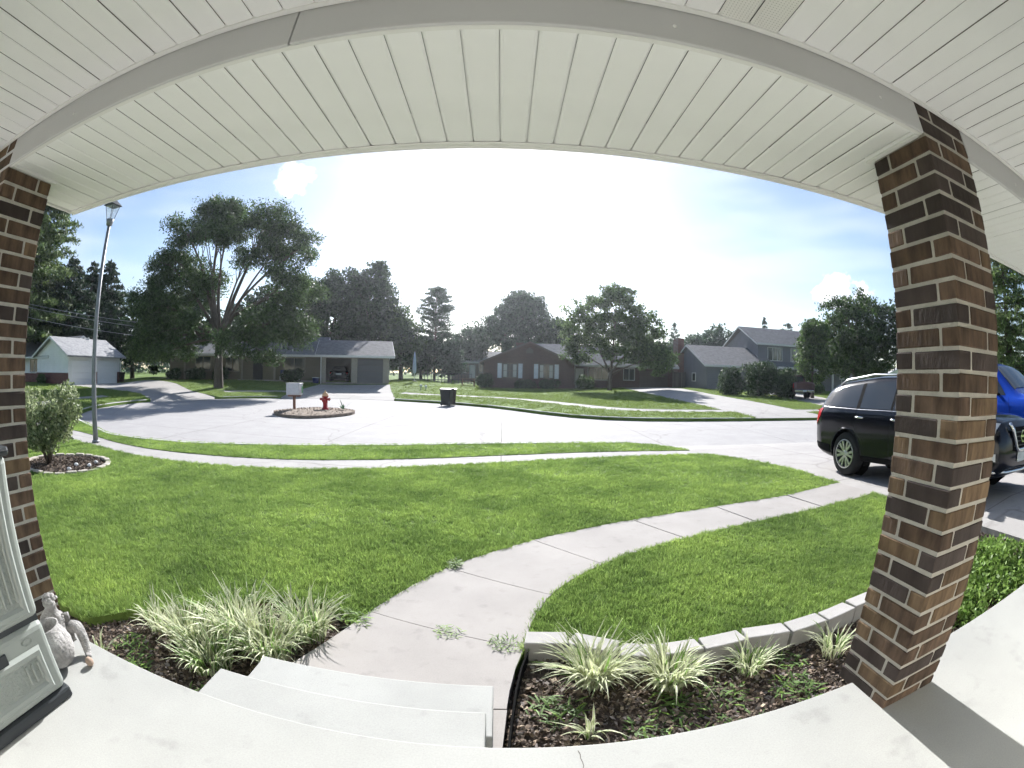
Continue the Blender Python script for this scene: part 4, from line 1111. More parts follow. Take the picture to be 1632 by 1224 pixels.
class Car:
    def __init__(c, L, tabs, st): c.L = L; c.t = tabs; c.st = st; c.cache = {}
    def g(c, k, s):
        tab = c.t[k]; e = .05
        return (interp(tab, s-e)+2*interp(tab, s)+interp(tab, s+e))/4 if .12 < s < c.L-.12 else interp(tab, s)
    def section(c, s):
        if s in c.cache: return c.cache[s]
        zb, zs, zt, wm, wb, wt = (c.g(k, s) for k in ('zb','zs','zt','wm','wb','wt'))
        zs = min(zs, zt-.045)
        P = [(0,zb),(wm-.14,zb),(wm-.03,zb+.10),(wm,zb+.5*(zs-zb)),(wm-.006,zs-.10),(wb,zs),(wb+(wt-wb)*.5,zs+(zt-.07-zs)*.5),(wt,zt-.07),(wt-.12,zt-.012),(wt*.4,zt+.008),(0,zt+.012)]
        for _ in range(2):
            q = [P[0]]
            for a, b in zip(P, P[1:]): q += [(a[0]*.75+b[0]*.25, a[1]*.75+b[1]*.25), (a[0]*.25+b[0]*.75, a[1]*.25+b[1]*.75)]
            q.append(P[-1]); P = q
        c.cache[s] = P; return P
    def side(c, s, z):
        P = c.section(s); k = max(range(len(P)), key=lambda i: P[i][0])
        # walk the outer half of the section
        for i in range(1, len(P)-1):
            (x0, z0), (x1, z1) = P[i], P[i+1]
            if z0 <= z <= z1 and x0 > .3: t = (z-z0)/max(1e-6, z1-z0); return x0+(x1-x0)*t
        return P[k][0]
    def top(c, s, x):
        P = c.section(s); x = abs(x)
        for i in range(len(P)-1, 0, -1):
            (x0, z0), (x1, z1) = P[i], P[i-1]
            if x0 <= x <= x1: t = (x-x0)/max(1e-6, x1-x0); return z0+(z1-z0)*t
        return P[-1][1]
    def Y(c, s):
        m = c.st.get('fit')
        return c.L/2-s if not m else (c.L-m)/2-float(np.interp(s, [0, 1.6, 3.0, c.L], [0, 1.6, 3.0-m, c.L-m]))
    def body(c, name, m, parent, wheels, wr):
        S = []; s = 0.
        while s < c.L: S.append(round(s, 4)); s += .02 if s < .2 or s > c.L-.22 else .07
        S.append(c.L); vs = []; n = None
        for s in S:
            P = c.section(s); ring = [(x, c.Y(s), z) for x, z in P]+[(-x, c.Y(s), z) for x, z in P[-2:0:-1]]
            n = len(ring); vs += ring
        fs = [(i*n+k, (i+1)*n+k, (i+1)*n+(k+1) % n, i*n+(k+1) % n) for i in range(len(S)-1) for k in range(n)]
        fs += [tuple(range(n)), tuple((len(S)-1)*n+k for k in range(n-1, -1, -1))]
        b = MB(); b.add(vs, fs); me = b.mesh(name, m, True)
        bm = bmesh.new(); bm.from_mesh(me); bmesh.ops.recalc_face_normals(bm, faces=bm.faces); bm.to_mesh(me); bm.free()
        o = obj(name, me, parent)
        cut = MB()
        for s in wheels:
            for sx in (-1, 1):
                w = c.t['wm'][3][1]
                cut.lathe([(wr, -.0), (wr, .42)], (sx*(w+.1)-.21+ (-.16 if sx > 0 else .16), c.Y(s), c.st['wz']), 36, 'x')
        co = obj('cutter', cut.mesh('cutter', M_TRIM)); co.parent = parent
        bo = o.modifiers.new('arch', 'BOOLEAN'); bo.operation = 'DIFFERENCE'; bo.object = co; bo.solver = 'EXACT'
        bpy.context.view_layer.update()
        dg = bpy.context.evaluated_depsgraph_get()
        nm = bpy.data.meshes.new_from_object(o.evaluated_get(dg)); o.modifiers.clear(); o.data = nm
        bpy.data.objects.remove(co)
        return o
    def side_panel(c, name, quad, m, parent, sx, off=.006, nu=10, nv=5):
        """quad: four (s,z) corners, laid on the body side"""
        vs = []; fs = []
        for j in range(nv+1):
            for i in range(nu+1):
                u, v = i/nu, j/nv
                s = (quad[0][0]*(1-u)+quad[1][0]*u)*(1-v)+(quad[3][0]*(1-u)+quad[2][0]*u)*v
                z = (quad[0][1]*(1-u)+quad[1][1]*u)*(1-v)+(quad[3][1]*(1-u)+quad[2][1]*u)*v
                vs.append((sx*(c.side(s, z)+off), c.Y(s), z))
        for j in range(nv):
            for i in range(nu): a = j*(nu+1)+i; fs.append((a, a+1, a+nu+2, a+nu+1) if sx < 0 else (a, a+nu+1, a+nu+2, a+1))
        return MB().add(vs, fs).build(name, m, parent, True)
    def top_panel(c, name, s0, s1, w0, w1, m, parent, off=.008, nu=12, nv=8):
        vs = []; fs = []
        for j in range(nv+1):
            v = j/nv; s = s0+(s1-s0)*v; w = w0+(w1-w0)*v
            for i in range(nu+1): x = -w+2*w*i/nu; vs.append((x, c.Y(s)+off*.6, c.top(s, x)+off))
        for j in range(nv):
            for i in range(nu): a = j*(nu+1)+i; fs.append((a, a+nu+1, a+nu+2, a+1))
        return MB().add(vs, fs).build(name, m, parent, True)
    def seam(c, name, pts, m, parent, sx, w=.005, off=.004):
        b = MB()
        for (s0, z0), (s1, z1) in zip(pts, pts[1:]):
            k = 6
            for q in range(k):
                a = (s0+(s1-s0)*q/k, z0+(z1-z0)*q/k); e = (s0+(s1-s0)*(q+1)/k, z0+(z1-z0)*(q+1)/k)
                b.tube([(sx*(c.side(*a)+off-w), c.Y(a[0]), a[1]), (sx*(c.side(*e)+off-w), c.Y(e[0]), e[1])], w, 4, False)
        return b.build(name, m, parent)
def wheel(parent, x, y, z, sx, rad, rim, spokes=6, w=.24):
    t = MB().lathe([(rim*.98,-w/2+.01),(rad-.05,-w/2),(rad-.012,-w/2+.03),(rad,-w/2+.07),(rad,w/2-.07),(rad-.012,w/2-.03),(rad-.05,w/2),(rim*.98,w/2-.01)], (0,0,0), 36, 'x', False)
    t = t.build('tyre', M_TYRE, None, True)
    o = bpy.data.objects.new('wheel', None); COL.objects.link(o); o.parent = parent; o.location = (x, y, z); o.empty_display_size = .1
    t.parent = o
    f = w/2-.005
    MB().lathe([(rim,-.02),(rim,f),(rim-.018,f+.004),(rim-.03,f-.02),(rim-.04,f-.09),(.02,f-.1)], (0,0,0), 36, 'x', False).xf(Matrix.Scale(sx, 4, Vector((1,0,0)))).build('rim_barrel', M_TRIM if False else M_DARKM, o, True)
    sp = MB().lathe([(rim,f-.03),(rim+.004,f+.002),(rim-.016,f+.006),(rim-.022,f-.02)], (0,0,0), 36, 'x', False)
    for k in range(spokes):
        for d in (-.17, .17):
            a = 2*math.pi*k/spokes+d*1.25; a2 = 2*math.pi*k/spokes+d*.75
            p0 = (f-.012, .05*math.cos(a2), .05*math.sin(a2)); p1 = (f-.004, (rim-.015)*math.cos(a), (rim-.015)*math.sin(a))
            ww = .024; n0 = (-math.sin(a), math.cos(a))
            sp.add([(p0[0],p0[1]-n0[0]*ww*.8,p0[2]-n0[1]*ww*.8),(p0[0],p0[1]+n0[0]*ww*.8,p0[2]+n0[1]*ww*.8),(p1[0],p1[1]+n0[0]*ww,p1[2]+n0[1]*ww),(p1[0],p1[1]-n0[0]*ww,p1[2]-n0[1]*ww),
                    (p0[0]-.03,p0[1]-n0[0]*ww*.8,p0[2]-n0[1]*ww*.8),(p0[0]-.03,p0[1]+n0[0]*ww*.8,p0[2]+n0[1]*ww*.8),(p1[0]-.03,p1[1]+n0[0]*ww,p1[2]+n0[1]*ww),(p1[0]-.03,p1[1]-n0[0]*ww,p1[2]-n0[1]*ww)],
                   [(0,1,2,3),(7,6,5,4),(0,3,7,4),(1,5,6,2)])
    sp.lathe([(.06,f-.06),(.06,f-.012),(.045,f-.002)], (0,0,0), 18, 'x')
    sp.xf(Matrix.Scale(sx, 4, Vector((1,0,0)))).build('rim', M_ALLOY, o)
    return o

# -- black SUV on the drive
SUV = Car(5.04, {
 'zb': [(0,.42),(.05,.32),(.2,.25),(.6,.24),(4.4,.26),(4.9,.36),(5.04,.44)],
 'zs': [(0,.72),(.1,.90),(.4,1.0),(1.3,1.08),(2.2,1.10),(3.4,1.13),(4.5,1.19),(4.9,1.16),(5.04,.9)],
 'zt': [(0,.78),(.04,.92),(.12,1.01),(.35,1.08),(1.0,1.15),(1.4,1.20),(1.6,1.32),(2.2,1.64),(2.55,1.72),(3.3,1.745),(4.1,1.71),(4.5,1.66),(4.72,1.58),(4.82,1.45),(4.93,1.22),(5.0,1.08),(5.04,.95)],
 'wm': [(0,.60),(.05,.74),(.15,.84),(.4,.95),(1.0,.965),(4.2,.97),(4.7,.95),(4.9,.88),(5.0,.80),(5.04,.74)],
 'wb': [(0,.56),(.05,.68),(.15,.78),(.4,.89),(1.0,.92),(1.5,.93),(4.2,.94),(4.7,.90),(4.9,.83),(5.04,.70)],
 'wt': [(0,.5),(.1,.66),(.4,.80),(1.0,.84),(1.4,.84),(1.7,.77),(2.3,.68),(3.3,.68),(4.4,.66),(4.72,.66),(4.9,.72),(5.04,.64)]}, {'wz': .39, 'fit': .36})
suv = thing('suv', 'black SUV with alloy wheels parked on the driveway behind the right column', 'car', (6.98, 5.46, .165), math.pi); suv.rotation_euler[0] = R(3.2)
M_BLACK = paint('black_paint', (.004,.005,.010), 0.)
WH = (.98, 3.88)
SUV.body('body', M_BLACK, suv, WH, .435)
for s in WH:
    for sx in (-1, 1): wheel(suv, sx*.845, SUV.Y(s), .385, sx, .385, .255)
for s in WH:
    for sx in (-1, 1): MB().lathe([(.44,0),(.44,.005)], (sx*.6, SUV.Y(s), .39), 28, 'x').build('wheel_liner', M_TRIM, suv)
for sx in (-1, 1):
    SUV.side_panel('side_window', [(1.62,1.16),(2.52,1.165),(2.50,1.60),(2.16,1.57)], M_GLASS, suv, sx)
    SUV.side_panel('side_window', [(2.60,1.165),(3.52,1.19),(3.52,1.62),(2.58,1.62)], M_GLASS, suv, sx)
    SUV.side_panel('side_window', [(3.62,1.195),(4.58,1.245),(4.30,1.575),(3.62,1.615)], M_GLASS, suv, sx)
    SUV.seam('window_trim', [(1.6,1.135),(2.5,1.14),(3.5,1.165),(4.68,1.225)], M_CHROME, suv, sx, .008)
    SUV.side_panel('pillar_trim', [(2.525,1.16),(2.595,1.16),(2.575,1.62),(2.505,1.61)], M_TRIM, suv, sx, .005)
    SUV.side_panel('pillar_trim', [(3.525,1.19),(3.615,1.19),(3.615,1.62),(3.525,1.625)], M_TRIM, suv, sx, .005)
    SUV.seam('door_seam', [(1.55,1.12),(1.5,.8),(1.55,.36)], M_TRIM, suv, sx, .004)
    SUV.seam('door_seam', [(2.56,1.15),(2.58,.8),(2.58,.36)], M_TRIM, suv, sx, .004)
    SUV.seam('door_seam', [(3.6,1.18),(3.68,1.0),(3.56,.78),(3.40,.62),(3.36,.36)], M_TRIM, suv, sx, .004)
    for s, z in ((2.40, 1.0), (3.48, 1.03)):
        x = SUV.side(s, z); h = MB().tube([(sx*(x-.005), SUV.Y(s-.11), z), (sx*(x+.035), SUV.Y(s-.08), z+.004), (sx*(x+.035), SUV.Y(s+.08), z+.01), (sx*(x-.005), SUV.Y(s+.11), z+.008)], [.016,.019,.019,.016], 8); h.build('door_handle', M_CHROME, suv, True)
    SUV.side_panel('tail_lamp', [(4.70,1.06),(4.97,.82),(4.97,1.17),(4.66,1.20)], M_TAIL, suv, sx, .012)
    SUV.side_panel('headlamp', [(.13,.86),(.62,.95),(.52,1.04),(.14,.985)], M_LENS, suv, sx, .012)
    SUV.side_panel('sill_cladding', [(1.42,.27),(3.44,.28),(3.44,.38),(1.42,.37)], M_TRIM, suv, sx, .012)
    SUV.side_panel('bumper_cladding', [(4.36,.36),(4.96,.45),(4.96,.56),(4.36,.52)], M_TRIM, suv, sx, .01)
    rr = MB().tube([(sx*.62, SUV.Y(2.35), SUV.top(2.35,.62)+.0), (sx*.62, SUV.Y(2.5), SUV.top(2.5,.62)+.055), (sx*.62, SUV.Y(3.4), SUV.top(3.4,.62)+.065), (sx*.61, SUV.Y(4.2), SUV.top(4.2,.61)+.055), (sx*.6, SUV.Y(4.42), SUV.top(4.42,.6)+.0)], .02, 8); rr.build('roof_rail', M_ALLOY, suv, True)
    mi = MB().box(-.11,.11,-.05,.06,-.075,.085); mi.xf(Matrix.Translation((sx*1.06, SUV.Y(1.85), 1.2))); mi.build('door_mirror', M_BLACK, suv, bevel=.035, seg=3)
    MB().tube([(sx*.92, SUV.Y(1.8), 1.14), (sx*1.02, SUV.Y(1.85), 1.16)], .025, 6).build('mirror_arm', M_TRIM, suv)
    SUV.side_panel('fog_lamp', [(.10,.50),(.22,.50),(.22,.60),(.10,.60)], M_LENS, suv, sx, .012)
    # wheel arch lips
    for s in WH:
        lip = MB(); P = []
        for k in range(15):
            a = R(-8+196*k/14); zz = .39+.45*math.sin(a); ss = s-.45*math.cos(a); P.append((sx*(SUV.side(ss, max(.3, zz))+.0), SUV.Y(ss), max(.27, zz)))
        lip.tube(P, .014, 6); lip.build('arch_lip', M_BLACK, suv, True)
SUV.top_panel('windscreen', 1.47, 2.18, .74, .58, M_GLASS, suv)
SUV.top_panel('rear_window', 4.74, 4.92, .56, .6, M_GLASS, suv)
g = MB(); fy = SUV.Y(0)
g.box(-.36,.36, fy-.03, fy+.012, .60, .93); g.build('grille', M_TRIM, suv, bevel=.02)
v = MB(); v.tube([(-.47,fy-.02,.98),(-.40,fy+.02,.90),(-.25,fy+.03,.66),(-.16,fy+.03,.62),(.16,fy+.03,.62),(.25,fy+.03,.66),(.40,fy+.02,.90),(.47,fy-.02,.98)], .032, 8); v.build('grille_surround', M_CHROME, suv, True)
sl = MB()
for z in (.68,.74,.80,.86): sl.box(-.33,.33, fy+.012, fy+.02, z-.008, z+.008)
sl.build('grille_bars', M_DARKM, suv)
e = MB(); n = 28
e.lathe([(.085,0),(.085,.014),(.066,.014),(.066,0)], (0, fy+.026, .80), 28, 'y', False); e.box(-.115,.115, fy+.03, fy+.044, .785, .815); e.build('badge', M_CHROME, suv)
MB().box(-.15,.15, fy+.01, fy+.02, .46, .60).build('licence_plate', M_PLATE, suv)
MB().tube([(-.78,fy-.16,.36),(-.5,fy-.02,.345),(0,fy+.02,.34),(.5,fy-.02,.345),(.78,fy-.16,.36)], .022, 8).build('bumper_trim', M_CHROME, suv, True)
MB().box(-.15,.15, -fy-.012, -fy+.02, .76, .90).build('licence_plate', M_PLATE, suv)

# -- pickups
PK = Car(5.8, {
 'zb': [(0,.5),(.06,.40),(.3,.36),(5.4,.42),(5.8,.5)],
 'zs': [(0,.85),(.1,1.02),(.5,1.14),(1.5,1.2),(3.4,1.22),(3.6,1.2),(5.7,1.25),(5.8,1.2)],
 'zt': [(0,.95),(.05,1.10),(.15,1.18),(.5,1.24),(1.45,1.30),(1.6,1.38),(2.2,1.82),(2.45,1.89),(3.2,1.90),(3.75,1.87),(3.9,1.75),(3.97,1.32),(4.1,1.30),(5.7,1.32),(5.8,1.28)],
 'wm': [(0,.72),(.06,.86),(.2,.95),(.5,1.0),(5.5,1.0),(5.8,.97)],
 'wb': [(0,.68),(.06,.82),(.2,.90),(.5,.95),(5.5,.96),(5.8,.94)],
 'wt': [(0,.6),(.1,.78),(.5,.86),(1.5,.86),(1.8,.78),(2.4,.70),(3.7,.70),(3.9,.74),(4.0,.93),(5.8,.92)]}, {'wz': .4})
def pickup(label, loc, rot, m, full=True):
    t = thing('pickup_truck', label, 'pickup truck', loc, rot)
    WP = (1.0, 4.55); PK.body('body', m, t, WP, .46)
    for s in WP:
        for sx in (-1, 1): wheel(t, sx*.87, PK.Y(s), .40, sx, .40, .24, 5)
    for s in WP:
        for sx in (-1, 1): MB().lathe([(.46,0),(.46,.005)], (sx*.62, PK.Y(s), .4), 28, 'x').build('wheel_liner', M_TRIM, t)
    for sx in (-1, 1):
        PK.side_panel('side_window', [(1.78,1.27),(2.72,1.27),(2.72,1.80),(2.28,1.76)], M_GLASS, t, sx)
        PK.side_panel('side_window', [(2.80,1.27),(3.72,1.27),(3.66,1.78),(2.80,1.80)], M_GLASS, t, sx)
        PK.seam('door_seam', [(1.68,1.22),(1.62,.9),(1.62,.5)], M_TRIM, t, sx, .004); PK.seam('door_seam', [(2.76,1.26),(2.76,.5)], M_TRIM, t, sx, .004)
        PK.side_panel('headlamp', [(.12,.92),(.5,.98),(.5,1.12),(.12,1.08)], M_LENS, t, sx, .012)
        PK.side_panel('tail_lamp', [(5.62,.82),(5.78,.82),(5.78,1.18),(5.62,1.18)], M_TAIL, t, sx, .012)
        mi = MB().box(-.1,.12,-.05,.06,-.11,.13); mi.xf(Matrix.Translation((sx*1.16, PK.Y(2.0), 1.36))); mi.build('door_mirror', M_TRIM, t, bevel=.03, seg=3)
        MB().tube([(sx*.9, PK.Y(1.95), 1.28), (sx*1.1, PK.Y(2.0), 1.3)], .025, 6).build('mirror_arm', M_TRIM, t)
        h = MB().box(-.012,.012,-.09,.09,-.018,.018); h.xf(Matrix.Translation((sx*(PK.side(2.55,1.08)+.02), PK.Y(2.55), 1.08))); h.build('door_handle', m, t, bevel=.008)
    PK.top_panel('windscreen', 1.62, 2.22, .76, .62, M_GLASS, t)
    fy = PK.L/2
    MB().box(-.62,.62, fy-.02, fy+.03, .66, 1.0).build('grille', M_TRIM, t, bevel=.03); MB().box(-.66,.66, fy-.02, fy+.04, .82, .86).build('grille_bar', M_CHROME, t, bevel=.01)
    MB().box(-.9,.9, -fy-.10, -fy+.02, .5, .68).build('rear_bumper', M_CHROME, t, bevel=.03)
    MB().box(-.72,.72, -fy-.012, -fy+.0, .74, 1.22).build('tailgate', m, t, bevel=.02)
    MB().box(-.15,.15, -fy-.115, -fy-.10, .53, .65).build('licence_plate', M_PLATE, t)
    MB().box(-.6,.6, PK.Y(3.98)-.02, PK.Y(3.98)+.01, 1.36, 1.74).xf(Matrix.Identity(4)).build('rear_window', M_GLASS, t)
    return t
pickup('bright blue pickup truck parked beyond the black SUV', (10.35, 5.9, .19), math.pi, paint('blue_paint', (.012,.06,.42), .2))
blue = bpy.context.scene.objects['pickup_truck']; blue.scale = (1.06, 1.06, 1.08); blue.rotation_euler[0] = R(2.6)
pickup('dark reddish pickup truck parked on the drive behind the big bushes', (24.3, 34.6, T(24.3, 34.6)-.01), R(-14), paint('maroon_paint', (.10,.055,.06), .3))

# ================================================================ HOUSES
M_SHIN = {k: mat('shingles_'+k, c, rough=.95, var=.25, scale=3, bump=.6, bscale=14) for k, c in dict(grey=(.17,.165,.17), pale=(.30,.30,.31), brown=(.16,.14,.125), blue=(.14,.145,.155)).items()}
M_TRIMW = mat('white_trim', (.66,.66,.65), rough=.6, var=.05)
def siding(name, col, lap=.2):
    m = mat(name, col, rough=.75, var=.08, scale=.8)
    nd, ln, p = nodes_of(m); tc = nd.new('ShaderNodeTexCoord'); wv = nd.new('ShaderNodeTexWave'); wv.wave_type = 'BANDS'; wv.bands_direction = 'Z'; wv.wave_profile = 'SAW'; wv.inputs['Scale'].default_value = .5/lap/3.1416*3.1416*.64
    ln.new(tc.outputs['Object'], wv.inputs['Vector']); bp = nd.new('ShaderNodeBump'); bp.inputs['Strength'].default_value = .5; bp.inputs['Distance'].default_value = .03
    ln.new(wv.outputs['Fac'], bp.inputs['Height']); ln.new(bp.outputs[0], p.inputs['Normal']); return m
def far_brick(name, c1, c2):
    m = mat(name, c1, rough=.9); nd, ln, p = nodes_of(m)
    tc = nd.new('ShaderNodeTexCoord'); mp = nd.new('ShaderNodeMapping'); mp.inputs['Rotation'].default_value = (R(90),0,0)
    br = nd.new('ShaderNodeTexBrick'); br.inputs['Scale'].default_value = 1; br.inputs['Brick Width'].default_value = .25; br.inputs['Row Height'].default_value = .08; br.inputs['Mortar Size'].default_value = .006
    br.inputs['Color1'].default_value = (*c1,1); br.inputs['Color2'].default_value = (*c2,1); br.inputs['Mortar'].default_value = (.2,.17,.15,1)
    ln.new(tc.outputs['Object'], mp.inputs[0]); ln.new(mp.outputs[0], br.inputs[0]); ln.new(br.outputs[0], p.inputs['Base Color']); return m
M_TAN = siding('tan_siding', (.20,.175,.135)); M_TANL = mat('tan_trim', (.30,.275,.23), rough=.8); M_WHITE = siding('white_siding', (.80,.80,.79)); M_GRAYS = siding('grey_siding', (.19,.19,.215)); M_BRK = far_brick('ranch_brick', (.115,.06,.05), (.085,.045,.04)); M_RBRK = far_brick('red_brick', (.17,.06,.045), (.11,.04,.035))
M_DOORG = mat('garage_door_grey', (.10,.10,.108), rough=.6, var=.05); M_DOORW = mat('garage_door_white', (.80,.80,.79), rough=.6, var=.04); M_BLACKIN = mat('dark_interior', (.03,.03,.032)); M_LBR = siding('brown_siding', (.13,.10,.085)); M_LILAC = siding('lilac_siding', (.26,.25,.275))
def gable_roof(parent, x0, x1, y0, y1, h, rise, axis, m, ov=.45, th=.14, trim=True, ridge=None):
    """pitched roof over a rectangle; axis: direction of the ridge. Two slabs and rake/fascia boards"""
    if axis == 'x':
        mid = (y0+y1)/2 if ridge is None else ridge
        for ya in (y0, y1):
            run = abs(mid-ya); sl = rise/run; e = -ov if ya == y0 else ov
            a = (ya+e, h-ov*sl); bq = (mid, h+rise)
            MB().extrude_x([(a[0],a[1]),(bq[0],bq[1]),(bq[0],bq[1]+th),(a[0],a[1]+th)], x0-ov, x1+ov).build('roof_slope', m, parent)
            if trim:
                MB().box(x0-ov, x1+ov, a[0]-(.03 if ya == y0 else -.005), a[0]+(-.005 if ya == y0 else .03), a[1]-.06, a[1]+th-.01).build('fascia_board', M_TRIMW, parent)
                for xe in (x0-ov-.03, x1+ov+.003):
                    MB().extrude_x([(a[0],a[1]-.06),(bq[0],bq[1]-.06),(bq[0],bq[1]+th-.02),(a[0],a[1]+th-.02)], xe, xe+.027).build('rake_board', M_TRIMW, parent)
    else:
        mid = (x0+x1)/2 if ridge is None else ridge
        for xa in (x0, x1):
            run = abs(mid-xa); sl = rise/run; e = -ov if xa == x0 else ov
            a = (xa+e, h-ov*sl); bq = (mid, h+rise)
            MB().extrude_y([(a[0],a[1]),(bq[0],bq[1]),(bq[0],bq[1]+th),(a[0],a[1]+th)], y0-ov, y1+ov).build('roof_slope', m, parent)
            if trim:
                MB().extrude_y([(a[0],a[1]-.06),(bq[0],bq[1]-.06),(bq[0],bq[1]+th-.02),(a[0],a[1]+th-.02)], y0-ov-.03, y0-ov-.003).build('rake_board', trim if trim is not True else M_TRIMW, parent)
def gable_wall(parent, x0, x1, y0, y1, h, rise, axis, m, base=-1.2, name='wall', ridge=None):
    b = MB()
    if axis == 'x':
        mid = (y0+y1)/2 if ridge is None else ridge
        b.extrude_x([(y0,base),(y1,base),(y1,h),(mid,h+rise),(y0,h)], x0, x1)
    else:
        mid = (x0+x1)/2 if ridge is None else ridge
        b.extrude_y([(x0,base),(x1,base),(x1,h),(mid,h+rise),(x0,h)], y0, y1)
    return b.build(name, m, parent)
def window(parent, x0, x1, z0, z1, y, frame=M_TRIMW, mull=1, fw=.07, side='y', shutters=None, rails=0, pane=None):
    """framed window on the face y (front, facing -y) or on the face x=y (facing -x) when side == 'x'; pane recessed, frame proud"""
    def bx(b, a0, a1, z0, z1, d0, d1):
        if side == 'y': b.box(a0, a1, y-d1, y-d0, z0, z1)
        else: b.box(y-d1, y-d0, a0, a1, z0, z1)
    f = MB(); bx(f, x0-fw, x0, z0-fw, z1+fw, .0, .06); bx(f, x1, x1+fw, z0-fw, z1+fw, .0, .06); bx(f, x0, x1, z1, z1+fw, .0, .06); bx(f, x0, x1, z0-fw, z0, .0, .08)
    for k in range(1, mull): xm = x0+(x1-x0)*k/mull; bx(f, xm-.03, xm+.03, z0, z1, .0, .055)
    for k in range(rails): zm = z0+(z1-z0)*(k+1)/(rails+1); bx(f, x0, x1, zm-.02, zm+.02, .0, .05)
    w = f.build('window', frame, parent)
    for k in range(mull):
        p = MB(); a0 = x0+(x1-x0)*k/mull; a1 = x0+(x1-x0)*(k+1)/mull; bx(p, a0, a1, z0, z1, .004, .02); p.build('pane', pane or M_PANE, w)
    if shutters:
        for a in (x0-fw-.48, x1+fw+.06):
            s = MB(); bx(s, a, a+.42, z0-.08, z1+.08, .01, .07); s = s.build('shutter', shutters, parent)
            l = MB()
            for k in range(9): zc = z0+(z1-z0)*(k+.5)/9; bx(l, a+.05, a+.37, zc-.045, zc+.045, .071, .082)
            l.build('louvres', shutters, s)
    return w
def garage_door(parent, x0, x1, z1, y, m, side='y', rows=4, z0=0.):
    d = None
    for k in range(rows):
        b = MB(); za = z0+(z1-z0)*k/rows+.008; zb = z0+(z1-z0)*(k+1)/rows-.008
        if side == 'y': b.box(x0, x1, y+.0, y+.05, za, zb)
        else: b.box(y+.0, y+.05, x0, x1, za, zb)
        if d is None: d = b.build('garage_door', m, parent, bevel=.01)
        else: b.build('door_section', m, d, bevel=.01)
    return d

# -- tan house with the double garage (front turned towards the turning circle)
tz = .80
tan = thing('tan_house', 'low tan house with two garage doors behind the big tree', 'house', (-15.85, 39.3, tz), R(17.2))
W = 6.15
for a, c in ((0,.5),(2.78,3.32),(5.62,W)): MB().box(a, c, 0, .3, -1, 2.42).build('garage_pier', M_TANL, tan)
MB().box(.5, 2.78, 0, .3, 2.12, 2.42).build('garage_header', M_TANL, tan); MB().box(3.32, 5.62, 0, .3, 2.12, 2.42).build('garage_header', M_TANL, tan)
MB().box(0, .12, .3, 7, -1, 2.42).build('wall', M_TAN, tan); MB().box(W-.12, W, .3, 7, -1, 2.42).build('wall', M_TAN, tan); MB().box(.12, W-.12, 6.88, 7, -1, 2.42).build('wall', M_TAN, tan)
MB().box(.12, W-.12, .0, 6.88, -.3, .02).build('garage_floor', M_DRIVE, tan); MB().box(2.98, 3.1, .3, 6.88, .02, 2.42).build('partition', M_BLACKIN, tan); MB().box(.12, W-.12, .3, 6.88, 2.40, 2.45).build('garage_ceiling', M_BLACKIN, tan)  # near-black partition and ceiling: the garage's shade put into their colour
garage_door(tan, 3.33, 5.61, 2.11, .12, M_DOORG)
gable_roof(tan, 0, W, 0, 7, 2.42, 1.35, 'x', M_SHIN['grey'], .45)
MB().extrude_x([(0,2.45),(7,2.45),(3.5,3.72)], W-.12, W).build('gable', M_TAN, tan)
gable_wall(tan, -15.5, 0, 1.6, 10.2, 2.5, 1.7, 'x', M_TAN, name='wall')
gable_roof(tan, -15.5, -.1, 1.2, 10.6, 2.45, 1.75, 'x', M_SHIN['blue'], .5)  # roof shade put into the colour: darker shingles than over the garage
window(tan, -3.6, -1.6, .9, 2.1, 1.6, M_TANL, 2); window(tan, -12.6, -11.0, .9, 2.15, 1.6, M_TANL, 2); window(tan, -9.4, -8.0, .9, 2.1, 1.6, M_TANL, 2)
MB().box(-6.6, -5.65, 1.52, 1.6, 0, 2.1).build('front_door', M_BLACKIN, tan)
for x in (-7.6, -4.4, -13.6): MB().box(x-.08, x+.08, .95, 1.1, -.6, 2.4).build('porch_post', M_TANL, tan)
MB().box(-8, -.2, .9, 1.6, -.9, .12).build('porch_step', M_DRIVE, tan)
MB().tube([(.0,-.5,2.32),(.06,-.1,2.2),(.06,-.06,-.3)], .045, 6).build('downspout', M_TRIMW, tan)
for x in (1.4, 4.4): MB().box(x-.15, x+.15, 5.0, 5.3, 3.15, 3.5).build('roof_vent', M_DARKM, tan)
for x in (-11, -5): MB().lathe([(.07,0),(.07,.5)], (x, 7.6, 3.5), 8).build('vent_pipe', M_TRIMW, tan)
# two chairs on its porch, a blue tub by the garage, a car inside
def chair(label, loc, rot):
    t = thing('porch_chair', label, 'chair', loc, rot, 'chairs on the tan house porch')
    MB().box(-.28,.28,-.25,.25,.36,.42).build('seat', M_PLATE, t); MB().box(-.28,.28,.2,.25,.42,.9).build('backrest', M_BLUEC, t)
    for sx in (-1,1):
        for sy in (-1,1): MB().box(sx*.25-.025, sx*.25+.025, sy*.22-.025, sy*.22+.025, 0, .36).build('leg', M_PLATE, t)
    return t
M_BLUEC = mat('blue_cloth', (.05,.07,.16), rough=.8)
def in_house(h, p): return h.matrix_basis @ Vector(p) if False else (Matrix.Translation(h.location) @ Matrix.Rotation(h.rotation_euler[2], 4, 'Z') @ Vector(p))
chair('blue backed porch chair left of the tan garage, farther from it', in_house(tan, (-3.6, 1.2, .12)), R(17)); chair('blue backed porch chair left of the tan garage, nearer to it', in_house(tan, (-2.3, 1.2, .12)), R(17))
tub = thing('blue_tub', 'small dark blue tub at the corner of the tan garage', 'tub', in_house(tan, (-.35, -.5, -.05)), 0)
MB().lathe([(.24,0),(.3,.42),(.32,.44)], (0,0,0), 16).build('tub_body', mat('blue_plastic', (.02,.03,.14), rough=.4), tub, True); MB().lathe([(.33,.445),(.33,.48),(.1,.5)], (0,0,0), 16).build('lid', M_PLATE, tub, True)
